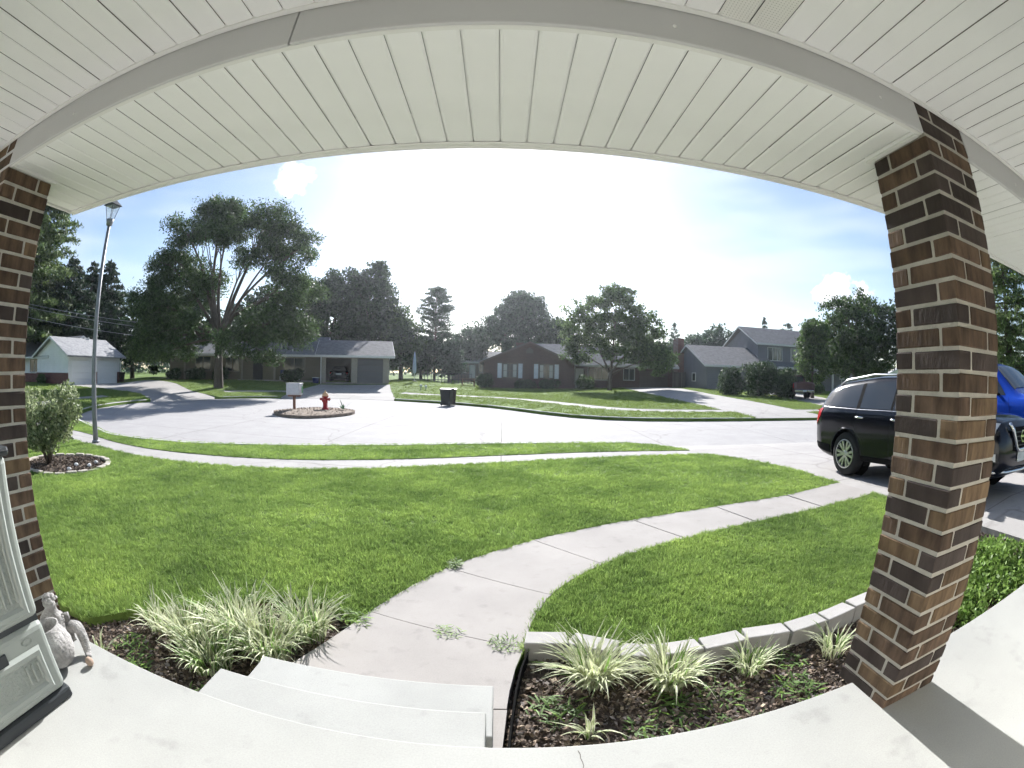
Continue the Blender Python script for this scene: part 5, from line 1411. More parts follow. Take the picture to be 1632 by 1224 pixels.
SED = Car(4.6, {
 'zb': [(0,.4),(.1,.28),(.4,.24),(4.2,.26),(4.6,.42)], 'zs': [(0,.62),(.2,.78),(1.2,.9),(3.6,.96),(4.3,.98),(4.6,.8)],
 'zt': [(0,.68),(.1,.8),(.5,.9),(1.2,.97),(1.5,1.1),(2.0,1.42),(2.5,1.48),(3.2,1.44),(3.9,1.12),(4.4,1.06),(4.6,.9)],
 'wm': [(0,.6),(.1,.76),(.4,.86),(.8,.9),(4.0,.9),(4.4,.84),(4.6,.7)], 'wb': [(0,.55),(.2,.72),(.6,.84),(4.0,.86),(4.6,.64)], 'wt': [(0,.5),(.3,.66),(1.2,.76),(2.0,.6),(3.2,.58),(3.9,.72),(4.6,.6)]}, {'wz': .32})
sed = thing('parked_car', 'dark car standing inside the open tan garage', 'car', in_house(tan, (1.6, 3.6, .02)), R(17.2))
SED.body('body', M_BLACK, sed, (.9, 3.6), .36)
for s in (.9, 3.6):
    for sx in (-1, 1): wheel(sed, sx*.78, SED.Y(s), .32, sx, .32, .2, 5)
for sx in (-1, 1):
    SED.side_panel('side_window', [(1.65,1.0),(3.5,1.03),(3.2,1.36),(2.05,1.34)], M_GLASS, sed, sx); SED.side_panel('tail_lamp', [(4.2,.72),(4.56,.72),(4.56,.86),(4.2,.92)], M_TAIL, sed, sx, .012)
SED.top_panel('rear_window', 3.25, 3.85, .5, .6, M_GLASS, sed); MB().box(-.26,.26,-2.33,-2.29,.66,.80).build('licence_plate', M_PLATE, sed)

# -- brick ranch house
ran = thing('brick_ranch', 'low dark brick house with white shuttered windows in the gable', 'house', (-1.95, 48.0, .55), 0)
GW = 9.15
gable_wall(ran, 0, GW, 0, 13, 2.5, 2.0, 'y', M_BRK)
gable_roof(ran, 0, GW, 0, 13, 2.5, 2.0, 'y', M_SHIN['blue'], .4, trim=M_LBR)
M_SHUT = mat('shutter_white', (.60,.62,.66), rough=.6)
window(ran, 1.95, 3.35, 1.0, 2.3, 0, M_LBR, 2, shutters=M_SHUT, rails=1); window(ran, 5.6, 7.0, 1.0, 2.3, 0, M_LBR, 2, shutters=M_SHUT, rails=1)
MB().box(0-.02, GW+.02, -.05, -.0, -.9, .42).build('brick_base', M_BRK, ran)
gable_wall(ran, GW, 21, 3.4, 12, 2.6, 2.15, 'x', M_BRK, name='wall')
gable_roof(ran, GW-3.5, 21, 2.6, 12, 2.55, 2.25, 'x', M_SHIN['blue'], .35)
window(ran, 11.2, 13.4, .95, 2.3, 3.4, M_TRIMW, 3); window(ran, 15.2, 16.4, 1.0, 2.2, 3.4, M_TRIMW, 2)
MB().box(GW+.35, GW+.5, 2.7, 2.85, -.6, 2.5).build('porch_post', M_TRIMW, ran); MB().box(GW+.6, GW+1.5, 3.3, 3.39, 0, 2.1).build('front_door', M_TRIMW, ran)
garage_door(ran, 17.0, 20.4, 2.1, 3.33, M_LBR)
MB().box(3.4, 4.3, 7.2, 8.0, 3.6, 5.0).build('chimney', M_BRK, ran)

MB().tube([(GW+.3,-.3,2.2),(GW+.06,-.06,2.0),(GW+.06,-.06,-.3)], .045, 6).build('downspout', M_LBR, ran)
MB().extrude_y([(GW/2-.35,3.45),(GW/2+.35,3.45),(GW/2+.35,3.75),(GW/2,4.05),(GW/2-.35,3.75)], -.03, -.0).build('gable_vent', M_LBR, ran)
for x in (13, 17): MB().box(x-.15, x+.15, 5.2, 5.5, 3.75, 4.1).build('roof_vent', M_DARKM, ran)
M_CURT = mat('curtain', (.5,.49,.46), rough=.9, var=.15, scale=8, stretch=(6,1,.3))
for a, c in ((2.0,2.35),(2.95,3.3),(5.65,6.0),(6.6,6.95)): MB().box(a, c, -.026, -.021, 1.02, 2.28).build('curtain', M_CURT, ran)
# -- neighbour between the conifer and the brick ranch
far = thing('distant_house', 'distant house with pale roof between the conifer and the brick house', 'house', (-8.2, 76, 1.2), 0)
gable_wall(far, 0, 14, 0, 8, 2.6, 1.6, 'x', M_LBR); gable_roof(far, 0, 14, 0, 8, 2.6, 1.7, 'x', M_SHIN['pale'], .5)
window(far, 1.2, 2.4, .9, 2.1, 0, M_TRIMW, 2); window(far, 4.4, 5.4, .9, 2.1, 0, M_TRIMW, 2); MB().box(2.9, 3.8, -.06, 0, 0, 2.1).build('front_door', M_TRIMW, far)

# -- white house with two garage doors (left)
wh = thing('white_house', 'white house with red brick base and garage on the left', 'house', (-37.0, 26.9, .3), 0)
# local: the garage front faces +x along y; gable end faces -y
gable_wall(wh, -6.4, 0, 0, 7.4, 2.65, 1.5, 'y', M_WHITE)
gable_roof(wh, -6.4, 0, 0, 7.4, 2.65, 1.5, 'y', M_SHIN['pale'], .5)
for a, c in ((.35, 3.3), (4.1, 6.9)):
    d = None
    for k in range(4):
        b = MB(); b.box(.005, .05, a, c, 2.15*k/4+.01, 2.15*(k+1)/4-.01)
        if d is None: d = b.build('garage_door', M_DOORW, wh, bevel=.01)
        else: b.build('door_section', M_DOORW, d, bevel=.01)
MB().box(-.02, .06, 3.42, 3.98, -.8, 1.15).build('brick_pier', M_RBRK, wh); MB().box(-.02, .06, 7.0, 7.42, -.8, 1.15).build('brick_pier', M_RBRK, wh)
MB().box(-6.4, .04, -.09, -.005, -1, 1.05).build('brick_base', M_RBRK, wh)
MB().box(-6.4, .05, -.14, -.005, 1.052, 1.12).build('sill_band', M_TRIMW, wh)
gable_wall(wh, -22, -5.2, .9, 9.5, 2.6, 1.9, 'x', M_WHITE, name='wall'); gable_roof(wh, -22, -4.4, .4, 9.5, 2.6, 1.9, 'x', M_SHIN['blue'], .5)
MB().box(-16, -6.45, .8, .89, -1, .95).build('brick_base', M_RBRK, wh)
window(wh, -9.4, -7.2, 1.1, 2.3, .8, M_TRIMW, 2)
MB().tube([(.5,7.5,2.5),(.1,7.44,2.2),(.1,7.44,-.2)], .05, 6).build('downspout', M_TRIMW, wh)
MB().lathe([(.12,0),(.12,.5)], (-3, 5, 3.9), 10).build('vent_pipe', M_TRIMW, wh)

# -- grey two storey house (right)
gz = .85
gr = thing('grey_house', 'grey two storey house behind the big bushes on the right', 'house', (20.6, 45.2, gz), 0)
gable_wall(gr, 0, 8.5, 0, 10, 2.5, 2.1, 'x', M_GRAYS); gable_roof(gr, 0, 8.5, 0, 10, 2.5, 2.15, 'x', M_SHIN['grey'], .4)
window(gr, 3.0, 3.9, .8, 1.6, 0.0, M_TRIMW, 1, side='x')
MB().box(-.75, 0, 6.6, 8.2, -1, 5.6).build('chimney', M_RBRK, gr)
gable_wall(gr, 7.6, 22, 2.2, 10.6, 5.25, 1.7, 'x', M_GRAYS, name='wall')
gable_roof(gr, 7.6, 22, 2.2, 10.6, 5.25, 2.05, 'x', M_SHIN['grey'], .4)
window(gr, 9.0, 11.0, 3.35, 4.75, 2.2, M_TRIMW, 3); window(gr, 12.4, 13.9, 3.35, 4.75, 2.2, M_TRIMW, 2); window(gr, 16.2, 17.7, 3.35, 4.75, 2.2, M_TRIMW, 2); window(gr, 9.2, 10.6, .7, 2.0, 2.2, M_TRIMW, 2); window(gr, 14.6, 15.8, .5, 2.0, 2.2, M_TRIMW, 2)
MB().extrude_x([(2.2,3.1),(2.2,3.2),(.1,2.62),(.1,2.5)], 8.6, 22).build('porch_roof', M_SHIN['blue'], gr); MB().box(8.6, 22, .02, .12, 2.36, 2.6).build('porch_beam', M_TRIMW, gr)
for x in (12.2, 15.0, 17.6, 20.2): MB().box(x-.09, x+.09, .05, .23, -1, 2.36).build('porch_post', M_TRIMW, gr)
MB().box(13.2, 14.1, 2.1, 2.19, 0, 2.1).build('front_door', M_TRIMW, gr)

# -- smaller houses to the right
lh = thing('lilac_house', 'pale lilac house with a dark arched doorway beyond the grey house', 'house', (53.0, 66.0, 1.0), R(-30))
gable_wall(lh, 0, 6, 0, 9, 2.4, 1.7, 'y', M_LILAC); gable_roof(lh, 0, 6, 0, 9, 2.4, 1.7, 'y', M_SHIN['pale'], .4)
n = 14; MB().extrude_y([(1.6+1.35+1.35*math.cos(math.pi*i/n), 1.1+1.1*math.sin(math.pi*i/n)) for i in range(n+1)]+[(1.6,0),(4.3,0)], -.06, -.0).build('arched_doorway', M_BLACKIN, lh)
gable_wall(lh, -7, 0, 2, 9, 2.4, 1.5, 'x', M_LILAC, name='wall'); gable_roof(lh, -7, 0, 2, 9, 2.4, 1.5, 'x', M_SHIN['pale'], .4); window(lh, -4, -2.6, .8, 2, 2, M_TRIMW, 2)
wl = thing('small_white_house', 'small white house far right behind the round tree', 'house', (62.0, 58.0, 1.0), R(-40))
gable_wall(wl, 0, 8, 0, 8, 2.4, 1.8, 'y', M_WHITE); gable_roof(wl, 0, 8, 0, 8, 2.4, 1.8, 'y', M_SHIN['pale'], .4); window(wl, 2.5, 5.5, .8, 1.9, 0, M_BLACKIN, 3)
sg = thing('post_sign', 'small white sign on a post beside the lilac house', 'sign', (40.8, 46.5, T(40.8,46.5)), R(-40))
MB().box(-.05,.05,-.05,.05,0,1.7).build('post', M_TRIMW, sg); MB().prism([(-.35,-.02),(.35,-.02),(.35,.02),(-.35,.02)], 1.45, 1.95).build('board', M_TRIMW, sg, bevel=.02)

# -- wooden fence between the brick ranch and the grey house: single boards
fn = thing('wood_fence', 'grey weathered board fence between the brick house and the grey house', 'fence', (0, 0, 0))
M_FENCE = mat('weathered_boards', (.17,.15,.135), rough=.95, var=.25, scale=4, obj_rand=.25, stretch=(1,1,.2))
fb = MB().box(-.068,.068,-.012,.012,0,1.75).mesh('board', M_FENCE); A = Vector((13.9, 54.6)); B = Vector((21.0, 51.0)); Lf = (B-A).length; nf = int(Lf/.145)
an = math.atan2(B.y-A.y, B.x-A.x); rf = random.Random(3)
for i in range(nf):
    p = A+(B-A)*(i/nf); o = obj('board', fb, fn, (p.x, p.y, T(p.x, p.y)-.05+rf.uniform(-.02,.02)), an)
for i in range(4):
    p = A+(B-A)*(i/3); MB().box(-.06,.06,.02,.14,-.2,1.85).build('post', M_FENCE, fn, loc=(p.x, p.y, T(p.x,p.y)), rotz=an)
# -- back fence and garden things between the tan house and the far house
f2 = thing('picket_fence', 'low dark fence across the back gardens beside the tan garage', 'fence', (0, 0, 0))
A = Vector((-9.2, 47.5)); B = Vector((-1.6, 62.0)); A2 = Vector((-9.0, 52.0)); B2 = Vector((-3.6, 55.0)); nf = 15; an = math.atan2(B2.y-A2.y, B2.x-A2.x)
for i in range(nf+1):
    p = A2+(B2-A2)*(i/nf); MB().box(-.03,.03,-.03,.03,-.2,1.2).build('post', M_DARKM, f2, loc=(p.x,p.y,T(p.x,p.y)))
for k, z in enumerate((.45, 1.12)):
    Lr = (B2-A2).length; c = (A2+B2)/2; MB().box(-Lr/2, Lr/2, -.02, .02, z-.03, z+.03).build('rail', M_DARKM, f2, loc=(c.x, c.y, T(c.x,c.y)), rotz=an)
um = thing('patio_umbrella', 'closed pale blue patio umbrella beside the tan house', 'umbrella', (-8.6, 46.0, T(-8.6,46)))
MB().tube([(0,0,0),(0,0,2.9)], .03, 8).build('pole', M_TRIMW, um); MB().lathe([(.02,.75),(.16,.85),(.2,1.2),(.14,2.2),(.03,2.85)], (0,0,0), 10).build('canopy', mat('pale_blue_cloth', (.36,.44,.58), rough=.8), um, True)
MB().lathe([(.25,0),(.25,.06),(.06,.1)], (0,0,0), 14).build('base', M_DARKM, um, True)
for i, (x, y, lb) in enumerate([(-6.75,39.2,'left one of the two white lawn ornaments'),(-6.35,39.3,'right one of the two white lawn ornaments')]):
    t = MB().lathe([(.05,0),(.04,.2),(.10,.24),(.13,.32),(.08,.4),(.02,.44)], (0,0,0), 10).build('lawn_ornament', M_TRIMW, smooth=True, loc=(x, y, T(x,y))); tag(t, lb, 'ornament', 'white ornaments on the lawn')
tb = thing('picnic_table', 'small wooden picnic table on the lawn beside the brick house', 'table', (-3.6, 50.2, T(-3.6,50.2)), R(8))
MB().box(-.8,.8,-.35,.35,.68,.73).build('table_top', M_WOOD, tb)
for sx in (-1,1):
    MB().box(-.8,.8,sx*.65-.12,sx*.65+.12,.4,.44).build('bench', M_WOOD, tb); MB().box(sx*.6-.04,sx*.6+.04,-.7,.7,.33,.4).build('cross_beam', M_WOOD, tb)
    for sy in (-1,1): MB().tube([(sx*.6,sy*.5,0),(sx*.6,sy*.15,.68)], .04, 4).build('leg', M_WOOD, tb)

# ================================================================ TREES AND SHRUBS
LEAF = {
 'maple': mat('maple_leaf', (0.050,0.093,0.025), rough=.55, var=.35, scale=.5, island=.45, transl=.38, hue=(0.081,0.137,0.040), spec=.35),
 'dark': mat('dark_leaf', (0.027,0.056,0.021), rough=.6, var=.35, scale=.4, island=.45, transl=.3, hue=(0.043,0.081,0.027)),
 'blue': mat('haze_tinted_leaf', (0.041,0.072,0.040), rough=.6, var=.3, scale=.4, island=.45, transl=.3, hue=(0.062,0.106,0.056)),  # distance haze put into the leaf colour as a blue tint
 'light': mat('light_leaf', (0.074,0.130,0.040), rough=.55, var=.3, scale=.5, island=.45, transl=.4, hue=(0.124,0.192,0.062)),
 'conifer': mat('conifer_needles', (0.030,0.057,0.027), rough=.65, var=.3, scale=.8, island=.4, transl=.2, hue=(0.050,0.087,0.037)),
 'lightcon': mat('light_needles', (0.093,0.155,0.043), rough=.6, var=.35, scale=.6, island=.45, transl=.3, hue=(0.174,0.236,0.087)),
 'bush': mat('bush_leaf', (0.037,0.070,0.027), rough=.6, var=.35, scale=1, island=.45, transl=.3, hue=(0.068,0.111,0.043))}
def tree(name, label, loc, trunk_h, trunk_r, env, clumps, leaves, leaf, m, seed, group=None, clump_r=(.8,1.4), limbs=40, bark=None, cat='tree', asp=.5):
    """env: list of ellipsoids (cx,cy,cz,rx,ry,rz,weight) in metres above the base. Leaf clumps fill them; limbs run out to the clumps"""
    r = np.random.default_rng(seed); rr = random.Random(seed)
    t = thing(name, label, cat, loc, 0, group)
    w = np.array([e[6] for e in env], float); w /= w.sum()
    cen = []; own = []
    for _ in range(clumps):
        k0 = r.choice(len(env), p=w); e = env[k0]
        d = r.normal(size=3); d /= np.linalg.norm(d); k = r.uniform(.10, .86)**.45
        cen.append(np.array(e[:3])+d*k*np.array(e[3:6])); own.append(k0)
    per = max(4, leaves//clumps); C = []
    for c in cen:
        q = r.uniform(*clump_r); n = max(3, int(per*r.uniform(.5, 1.5)))
        g = np.clip(r.normal(size=(n, 3)), -1.7, 1.7)*[.55, .55, .36]; C.append(c+g*q)
    C = np.concatenate(C); C = C[C[:, 2] > .05]
    V, F = leaf_quads(C, leaf*.6, leaf*1.25, seed, .5, asp)
    obj('crown', np_mesh('crown', V, F, m), t)
    b = MB()
    P = [(0,0,-.3),(0,0,.0),(rr.uniform(-.08,.08),rr.uniform(-.08,.08),trunk_h*.5),(rr.uniform(-.15,.15),rr.uniform(-.15,.15),trunk_h)]
    b.tube(P, [trunk_r*1.55,trunk_r*1.2,trunk_r*.95,trunk_r*.8], 12)
    hub = Vector(P[-1]); wm = max(e[6] for e in env)
    for j, e in enumerate(env):                                  # a main limb into every lobe, then branches to its clumps
        c = Vector(e[:3]); s0 = hub+Vector((0, 0, rr.uniform(-.2, 0)*trunk_h)); L = (c-s0).length
        r0 = trunk_r*(.34+.3*e[6]/wm)
        wob = lambda k: Vector((rr.uniform(-1,1), rr.uniform(-1,1), rr.uniform(-.6,.6)))*L*k
        sag = Vector((0, 0, L*.07))
        A = [s0, s0.lerp(c, .3)+sag+wob(.05), s0.lerp(c, .62)+sag*.8+wob(.05), c]
        b.tube(A, [r0, r0*.75, r0*.5, r0*.28], 7, False)
        mine = [i for i in range(len(cen)) if own[i] == j]
        for i in rr.sample(mine, min(len(mine), max(3, int(limbs*e[6]/sum(w_[6] for w_ in env))))):
            f = Vector(cen[i]); q = A[2].lerp(A[3], rr.uniform(.0, 1)) if rr.random() < .7 else A[1].lerp(A[2], rr.random()); l = (f-q).length
            b.tube([q, q.lerp(f, .5)+Vector((rr.uniform(-.1,.1), rr.uniform(-.1,.1), rr.uniform(0,.15)))*l, f], [r0*.3, r0*.18, r0*.05], 5, False)
    b.build('trunk', bark or M_BARK, t, True)
    return t
def conifer(name, label, loc, h, rad, base, m, leaves, leaf, seed, prof=None, trunk_r=.2, dense=1., droop=.15, group=None, whorl=None):
    r = np.random.default_rng(seed); rr = random.Random(seed); t = thing(name, label, 'tree', loc, 0, group)
    b = MB(); b.tube([(0,0,-.3),(0,0,h*.5),(rr.uniform(-.1,.1),0,h*.99)], [trunk_r,trunk_r*.65,.02], 8)
    n = int((h-base)/.33*7*dense); C = []; wts = []
    br = []
    for i in range(n):
        if whorl: z = base+(h-base)*(rr.randrange(whorl)+rr.uniform(-.12,.12))/whorl
        else: z = base+(h-base)*rr.random()
        f = max(0, min(1, (z-base)/(h-base))); L = rad*(np.interp(f, *zip(*prof)) if prof else (1-f)**.8*.95+.05)*rr.uniform(.65,1.1)
        a = rr.uniform(0, 6.283); br.append((z, a, L))
    tot = sum(x[2] for x in br)
    for z, a, L in br:
        tip = Vector((math.cos(a)*L, math.sin(a)*L, z-droop*L+rr.uniform(-.1,.2)*L))
        b.tube([(0,0,z), (tip.x*.5,tip.y*.5,(z+tip.z)/2+.06*L), tip], [.045*(1-z/h)+.015, .02, .006], 4, False)
        k = max(3, int(leaves*L/tot)); u = r.random((k,1))**.7*.9+.1
        p = np.array((0,0,z))+(np.array(tip)-np.array((0,0,z)))*u; p[:,2] += .06*L*np.sin(u[:,0]*3.14)
        C.append(p+r.normal(size=(k,3))*[.13,.13,.07]*(.35+.35*L)**.8)
    V, F = leaf_quads(np.concatenate(C), leaf*.6, leaf*1.3, seed, .8, .32)
    obj('crown', np_mesh('crown', V, F, m), t); b.build('trunk', M_BARK, t, True)
    return t
def at(az, d): x, y = d*math.sin(R(az)), d*math.cos(R(az)); return (x, y, T(x, y))

# the big shade tree before the tan house
tree('shade_tree', 'huge spreading shade tree on the lawn before the tan house', (-22.0, 32.0, T(-22,32)), 4.2, .36,
     [(-1.21,0.00,14.20,2.20,2.53,1.48,1.50),(3.41,0.55,12.93,2.44,2.76,1.48,1.60),(-4.40,-0.55,12.72,1.97,2.53,1.82,1.40),(0.33,-0.88,11.98,1.97,2.30,1.25,1.20),(-5.94,0.00,9.75,2.32,2.99,1.94,1.80),(-6.38,-1.10,6.68,2.78,3.22,2.17,2.20),(-5.17,-1.65,3.92,2.55,2.76,1.94,1.60),
      (-2.53,0.44,8.27,2.32,2.99,2.05,1.70),(6.60,0.88,10.81,1.16,1.84,1.48,0.50),(6.49,0.00,7.31,2.20,2.99,2.17,1.70),(5.06,-0.66,4.56,2.55,2.99,1.71,1.60),(3.96,1.10,10.60,1.74,2.53,1.03,0.80),(-1.87,-0.66,4.66,1.74,2.30,1.48,0.60),(5.17,-1.10,2.44,1.04,1.38,0.57,0.30),(2.09,0.00,10.18,1.39,2.30,0.91,0.50),(-7.70,0.00,5.09,1.51,2.07,2.05,0.60),(-7.2,-1,3.0,1.8,2.0,1.3,.8),(-3.2,-2.2,2.9,1.9,2.0,1.0,.6),(2.6,-2.0,3.4,1.6,2.0,1.1,.5),(7.2,0,4.6,1.4,2.0,1.4,.7)],
     720, 125000, .14, LEAF['maple'], 3, clump_r=(.55,.95), limbs=110, asp=.34)
# dark trees behind the tan house
G1 = 'dark trees behind the tan house'
tree('dark_tree', 'broad dark tree behind the left half of the tan roof', at(-21.5, 60), 4, .4, [(0,0,8.5,5,5,4.6,2),(-2.5,0,5,4,4,3.5,1.5),(2,0,11,3,3,2.8,1)], 220, 24000, .23, LEAF['dark'], 5, G1, (.65,1.1), 14)
tree('dark_tree', 'tall dark tree rising above the tan garage', at(-16.0, 58), 4, .4, [(0,0,8,4.0,4,5,2),(.4,0,11.8,2.4,2.4,2.4,1),(2.2,0,5,3.4,3,3.4,1.4),(-2,0,6,3,3,4,1)], 260, 28000, .22, LEAF['dark'], 6, G1, (.6,1.05), 14)
tree('dark_tree', 'lower green tree at the right end of the tan garage', at(-12.2, 57), 2.4, .25, [(0,0,4.2,2.6,2.4,3.2,2),(-.8,0,6.6,1.6,1.6,2,1)], 70, 9000, .22, LEAF['maple'], 7, G1, (.7,1.2), 8)
# the tall thin conifer and its skirts
conifer('tall_conifer', 'tall thin conifer standing alone against the sky', at(-8.2, 70), 13.6, 3.1, 3.6, LEAF['blue'], 13000, .2, 4, [(0,.8),(.25,1),(.5,.95),(.75,.85),(.92,.55),(1,.2)], .22, 1.0, -.12)
tree('garden_tree', 'rounded dark tree at the foot of the tall conifer, left', at(-9.8, 66), 1.6, .2, [(0,0,3,2.6,2,2.4,1)], 46, 6500, .22, LEAF['dark'], 8, 'garden trees behind the lawn', (.7,1.1), 6)
tree('garden_tree', 'rounded dark tree at the foot of the tall conifer, right', at(-6.4, 64), 1.6, .2, [(0,0,3.2,2.0,2,2.6,1)], 46, 6500, .22, LEAF['blue'], 9, 'garden trees behind the lawn', (.7,1.1), 6)
# behind the ranch
G2 = 'trees behind the brick house'
tree('tall_tree', 'tall haze-tinted tree behind the gable of the brick house', at(1.4, 70), 4, .4, [(1.2,0,10.3,3.6,3.4,3.8,2),(-1.8,0,7.6,4.0,3.5,3.8,1.8),(3.4,0,6.5,2.8,3,3,1)], 260, 28000, .22, LEAF['blue'], 10, G2, (.6,1.0), 20)
tree('tall_tree', 'airy lower tree at the left of the tall haze-tinted tree', at(-3.6, 78), 3, .3, [(0,0,6.2,3.4,3,3.2,1),(-1.4,0,4,2.4,2.4,2.4,.6)], 70, 9000, .24, LEAF['blue'], 11, G2, (.8,1.4), 10)
tree('tall_tree', 'lower dark tree between the tall haze-tinted tree and the front yard tree', at(6.4, 66), 3, .3, [(0,0,6,2.6,2.6,3.2,1)], 70, 10000, .23, LEAF['dark'], 12, G2, (.8,1.3), 8)
# front yard tree of the ranch
tree('yard_tree', 'airy many branched tree in the front yard of the brick house', (10.3, 45.3, T(10.3,45.3)), 1.9, .2,
     [(-2.6,0,6.4,2.6,2.6,3.2,1.2),(.6,0,7.6,2.6,2.6,2.9,1.7),(3.2,0,5.4,2.4,2.6,2.8,1.5),(4.8,0,3.2,1.9,2.2,1.7,.9),(-3.2,0,3.7,1.7,2,1.5,.5),(.9,0,4.3,2.6,2.2,2,.9)], 380, 38000, .14, LEAF['light'], 13, None, (.38,.68), 70)
conifer('far_spruce', 'small spindly spruce top left of the grey house', at(20.5, 92), 11.5, 2.8, 2, LEAF['blue'], 4200, .2, 14, None, .15, .8, -.35)
# behind and beside the grey house
G3 = 'trees behind the grey house'
for i, (az, d, hh, rx, lb) in enumerate([(23.0,84,8.6,5.0,'round tree behind the lower roof of the grey house'),(26.4,88,10.6,5.2,'tallest round tree behind the grey house'),(30.6,92,10.6,4.6,'round tree behind the ridge of the grey house'),(17.6,86,7.6,4.4,'round tree left of the grey house chimney')]):
    tree('round_tree', lb, at(az, d), 3, .3, [(0,0,hh*.62,rx,rx*.8,hh*.4,1)], 80, 12000, .28, LEAF['blue'], 20+i, G3, (.9,1.6), 8)
conifer('far_pine', 'left one of two small pines above the grey ridge', at(31.6, 96), 13.2, 2.6, 4, LEAF['blue'], 3200, .3, 25, None, .2, .5, group='small pines above the grey ridge'); conifer('far_pine', 'right one of two small pines above the grey ridge', at(34.4, 98), 12.4, 2.6, 4, LEAF['blue'], 3600, .3, 26, [(0,.9),(.6,1),(.9,.6),(1,.2)], .2, .6, group='small pines above the grey ridge')
# right-hand trees
tree('round_maple', 'round dense maple beside the right column', at(43.0, 47), 2.6, .3, [(0,0,6.6,4.3,4.3,3.6,2.2),(-1.2,0,4.0,3.6,3.4,2.2,1),(2,0,4.2,3.4,3.4,2.4,1)], 420, 38000, .15, LEAF['maple'], 30, None, (.42,.75), 50)
tree('feathery_tree', 'feathery upright tree in front of the grey house porch', at(37.6, 43), 1.7, .16, [(0,0,3.3,1.6,1.5,2.1,1.4),(.3,0,5.3,1.2,1.1,1.5,1)], 95, 13000, .15, LEAF['light'], 31, None, (.4,.75), 14)
tree('right_tree', 'large dense tree behind the right column and blue pickup', at(52.5, 46), 3, .35, [(0,0,6.5,5,5,4.5,1)], 110, 15000, .2, LEAF['dark'], 32, None, (.8,1.3), 12)
conifer('bright_evergreen', 'big sunlit evergreen at the right edge above the blue pickup', (23.5, 11.8, T(23.5,11.8)), 9.0, 3.2, .4, LEAF['lightcon'], 26000, .13, 33, [(0,.9),(.3,1),(.7,.8),(1,.15)], .25, 1.4, .12)
conifer('bright_evergreen', 'second sunlit evergreen behind the first at the right edge', (27.5, 17.5, T(27.5,17.5)), 9.5, 3.0, .4, LEAF['conifer'], 16000, .15, 34, [(0,.9),(.3,1),(.7,.8),(1,.15)], .25, 1.2, .12)
# left-hand trees
conifer('tall_pine', 'tall light green pine just right of the left column', at(-60.5, 56), 26, 7.0, 4.0, LEAF['lightcon'], 52000, .27, 40, [(0,.8),(.3,1),(.6,.85),(1,.1)], .4, 1.0, .02, whorl=26)
G4 = 'dark trees behind the white house'
for i, (az, d, hh, lb) in enumerate([(-58.5,62,15,'dark pine behind the white house, leftmost'),(-54.4,58,13.5,'dark pine behind the white house roof vent'),(-51.6,62,13.8,'dark pine behind the white garage, near the lamp post'),(-49.4,64,14.5,'dark pine right of the lamp post')]):
    conifer('dark_pine', lb, at(az, d), hh, 4.2, 1.2, LEAF['conifer'], 13000, .3, 41+i, [(0,.8),(.35,1),(.7,.75),(1,.12)], .3, .9, .05, G4)
tree('back_tree', 'dark leafy tree between the white house and the shade tree', at(-45.5, 62), 2, .3, [(0,0,5.5,5,5,4.6,1),(4.5,2,4.4,4,4,4,.8)], 100, 13000, .26, LEAF['dark'], 50, None, (.8,1.4), 8)
tree('back_tree', 'dark leafy tree behind the left end of the tan house', at(-38.5, 60), 2, .3, [(0,0,5.5,6,5,4.8,1)], 100, 13000, .28, LEAF['dark'], 51, None, (.8,1.4), 8)
tree('back_tree', 'dark leafy tree behind the middle of the tan house', at(-29, 62), 2, .3, [(0,0,6.5,6.5,5,5,1)], 110, 14000, .28, LEAF['dark'], 52, None, (.8,1.4), 8)

# -- shrubs
def shrub(label, x, y, rx, ry, h, n, seed, m='bush', leaf=.09, group=None, lobes=9, name='shrub'):
    r = np.random.default_rng(seed); C = []
    for i in range(lobes):
        a = r.uniform(0, 6.283); q = math.sqrt(r.random())*.6; c = (rx*q*math.cos(a), ry*q*math.sin(a), h*r.uniform(.28, .62))
        k = r.uniform(.4, .62); C.append(shell_points(r, n//lobes, c, (rx*k, ry*k, h*.40), .72))
    C = np.concatenate(C)+r.normal(size=(n//lobes*lobes, 3))*.05; C = C[C[:, 2] > .0]
    V, F = leaf_quads(C, leaf*.6, leaf*1.2, seed, .5)
    t = thing(name, label, 'shrub', (x, y, T(x, y)), 0, group)
    obj('foliage', np_mesh('foliage', V, F, LEAF[m]), t)
    b = MB(); q = random.Random(seed)
    for i in range(8): b.tube([(q.uniform(-.15,.15), q.uniform(-.15,.15), -.1), (q.uniform(-.5,.5)*rx, q.uniform(-.5,.5)*ry, h*.75)], [.05, .015], 5)
    b.build('stems', M_BARK, t)
    return t
G5 = 'big bushes along the ranch driveway'
shrub('smaller rounded bush at the left of the driveway bushes', 19.0, 36.4, 1.15, 1.2, 2.35, 6500, 1, group=G5)
shrub('biggest rounded bush in the middle of the driveway bushes', 21.0, 35.2, 1.9, 1.7, 3.0, 11000, 2, group=G5, lobes=12)
shrub('dark rounded bush at the right of the driveway bushes', 22.3, 33.6, 1.5, 1.4, 2.5, 8500, 3, group=G5, lobes=10)
G6 = 'shrubs along the brick house'
shrub('dark shrub at the left corner of the brick house', -1.9, 46.9, 1.0, .8, 1.5, 2600, 5, group=G6); shrub('brownish shrub at the right corner of the brick gable', 8.2, 47.2, .95, .8, 1.6, 2600, 6, 'light', group=G6); shrub('low dark shrub under the left shuttered window', 2.2, 47.2, 1.2, .6, 1.0, 2200, 7, group=G6); shrub('low dark shrub under the right shuttered window', 4.6, 47.2, 1.2, .6, 1.0, 2200, 8, group=G6)
G7 = 'shrubs along the tan house'
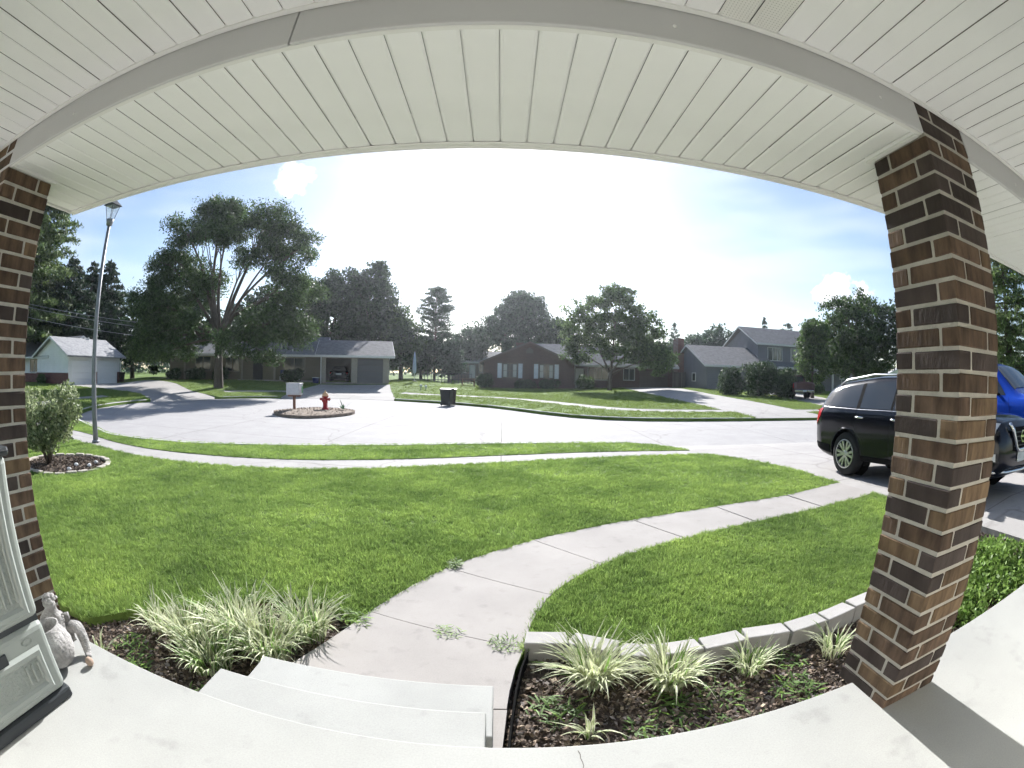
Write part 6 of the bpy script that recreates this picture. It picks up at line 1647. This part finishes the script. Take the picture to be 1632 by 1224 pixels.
for i, (lx, lb) in enumerate([(-14.5,'low dark shrub at the left end of the tan house'),(-12.3,'low dark shrub under the left window of the tan house'),(-9.6,'low dark shrub beside the shade tree trunk'),(-2.6,'low dark shrub left of the tan garage')]):
    p = in_house(tan, (lx, .6, 0)); shrub(lb, p.x, p.y, 1.2, .7, 1.15, 2400, 10+i, group=G7)
shrub('small flowering shrub against the white house brick', -41.0, 26.0, .7, .6, .9, 1500, 20, 'light'); shrub('low hedge far behind the left driveway', -38.5, 49.5, 3.6, 1.0, 1.1, 3500, 21, 'light', .12)
shrub('small round shrub on the lawn of the grey house', 33.0, 41.5, .9, .9, 1.0, 2000, 22, 'light')

# -- far-off woods closing the horizon (one mass, nothing to count)
r = np.random.default_rng(77); C = []
for i in range(420):
    az = R(r.uniform(-72, 78)); d = r.uniform(105, 170); x, y = d*math.sin(az), d*math.cos(az); h = r.uniform(5, 9.5)
    k = 46; g = r.normal(size=(k, 3))*[2.4, 2.4, h*.28]; g[:, 2] = np.abs(g[:, 2]+h*.5); C.append(np.array((x, y, .8))+g)
V, F = leaf_quads(np.concatenate(C), .4, .85, 9, .4, .6)
tag(obj('far_woods', np_mesh('far_woods', V, F, LEAF['blue'])), 'far off woods behind the houses', 'woods', kind='stuff')

# ================================================================ AIR
HAZE_DENSITY = .00042
hz = MB().box(-315, 315, -55, 365, -2.0, 29.0)
hz.f = [tuple(f) for f in hz.f]
haze = hz.build('haze', None)
hm = bpy.data.materials.new('haze_air'); hm.use_nodes = True
hm.node_tree.nodes.clear()
ho = hm.node_tree.nodes.new('ShaderNodeOutputMaterial'); hv = hm.node_tree.nodes.new('ShaderNodeVolumePrincipled')
hv.inputs['Color'].default_value = (.86, .92, 1, 1); hv.inputs['Density'].default_value = HAZE_DENSITY; hv.inputs['Anisotropy'].default_value = .72
hm.node_tree.links.new(hv.outputs[0], ho.inputs['Volume'])
haze.data.materials.clear(); haze.data.materials.append(hm)
tag(haze, 'thin bright haze in the afternoon air', 'haze', kind='stuff')
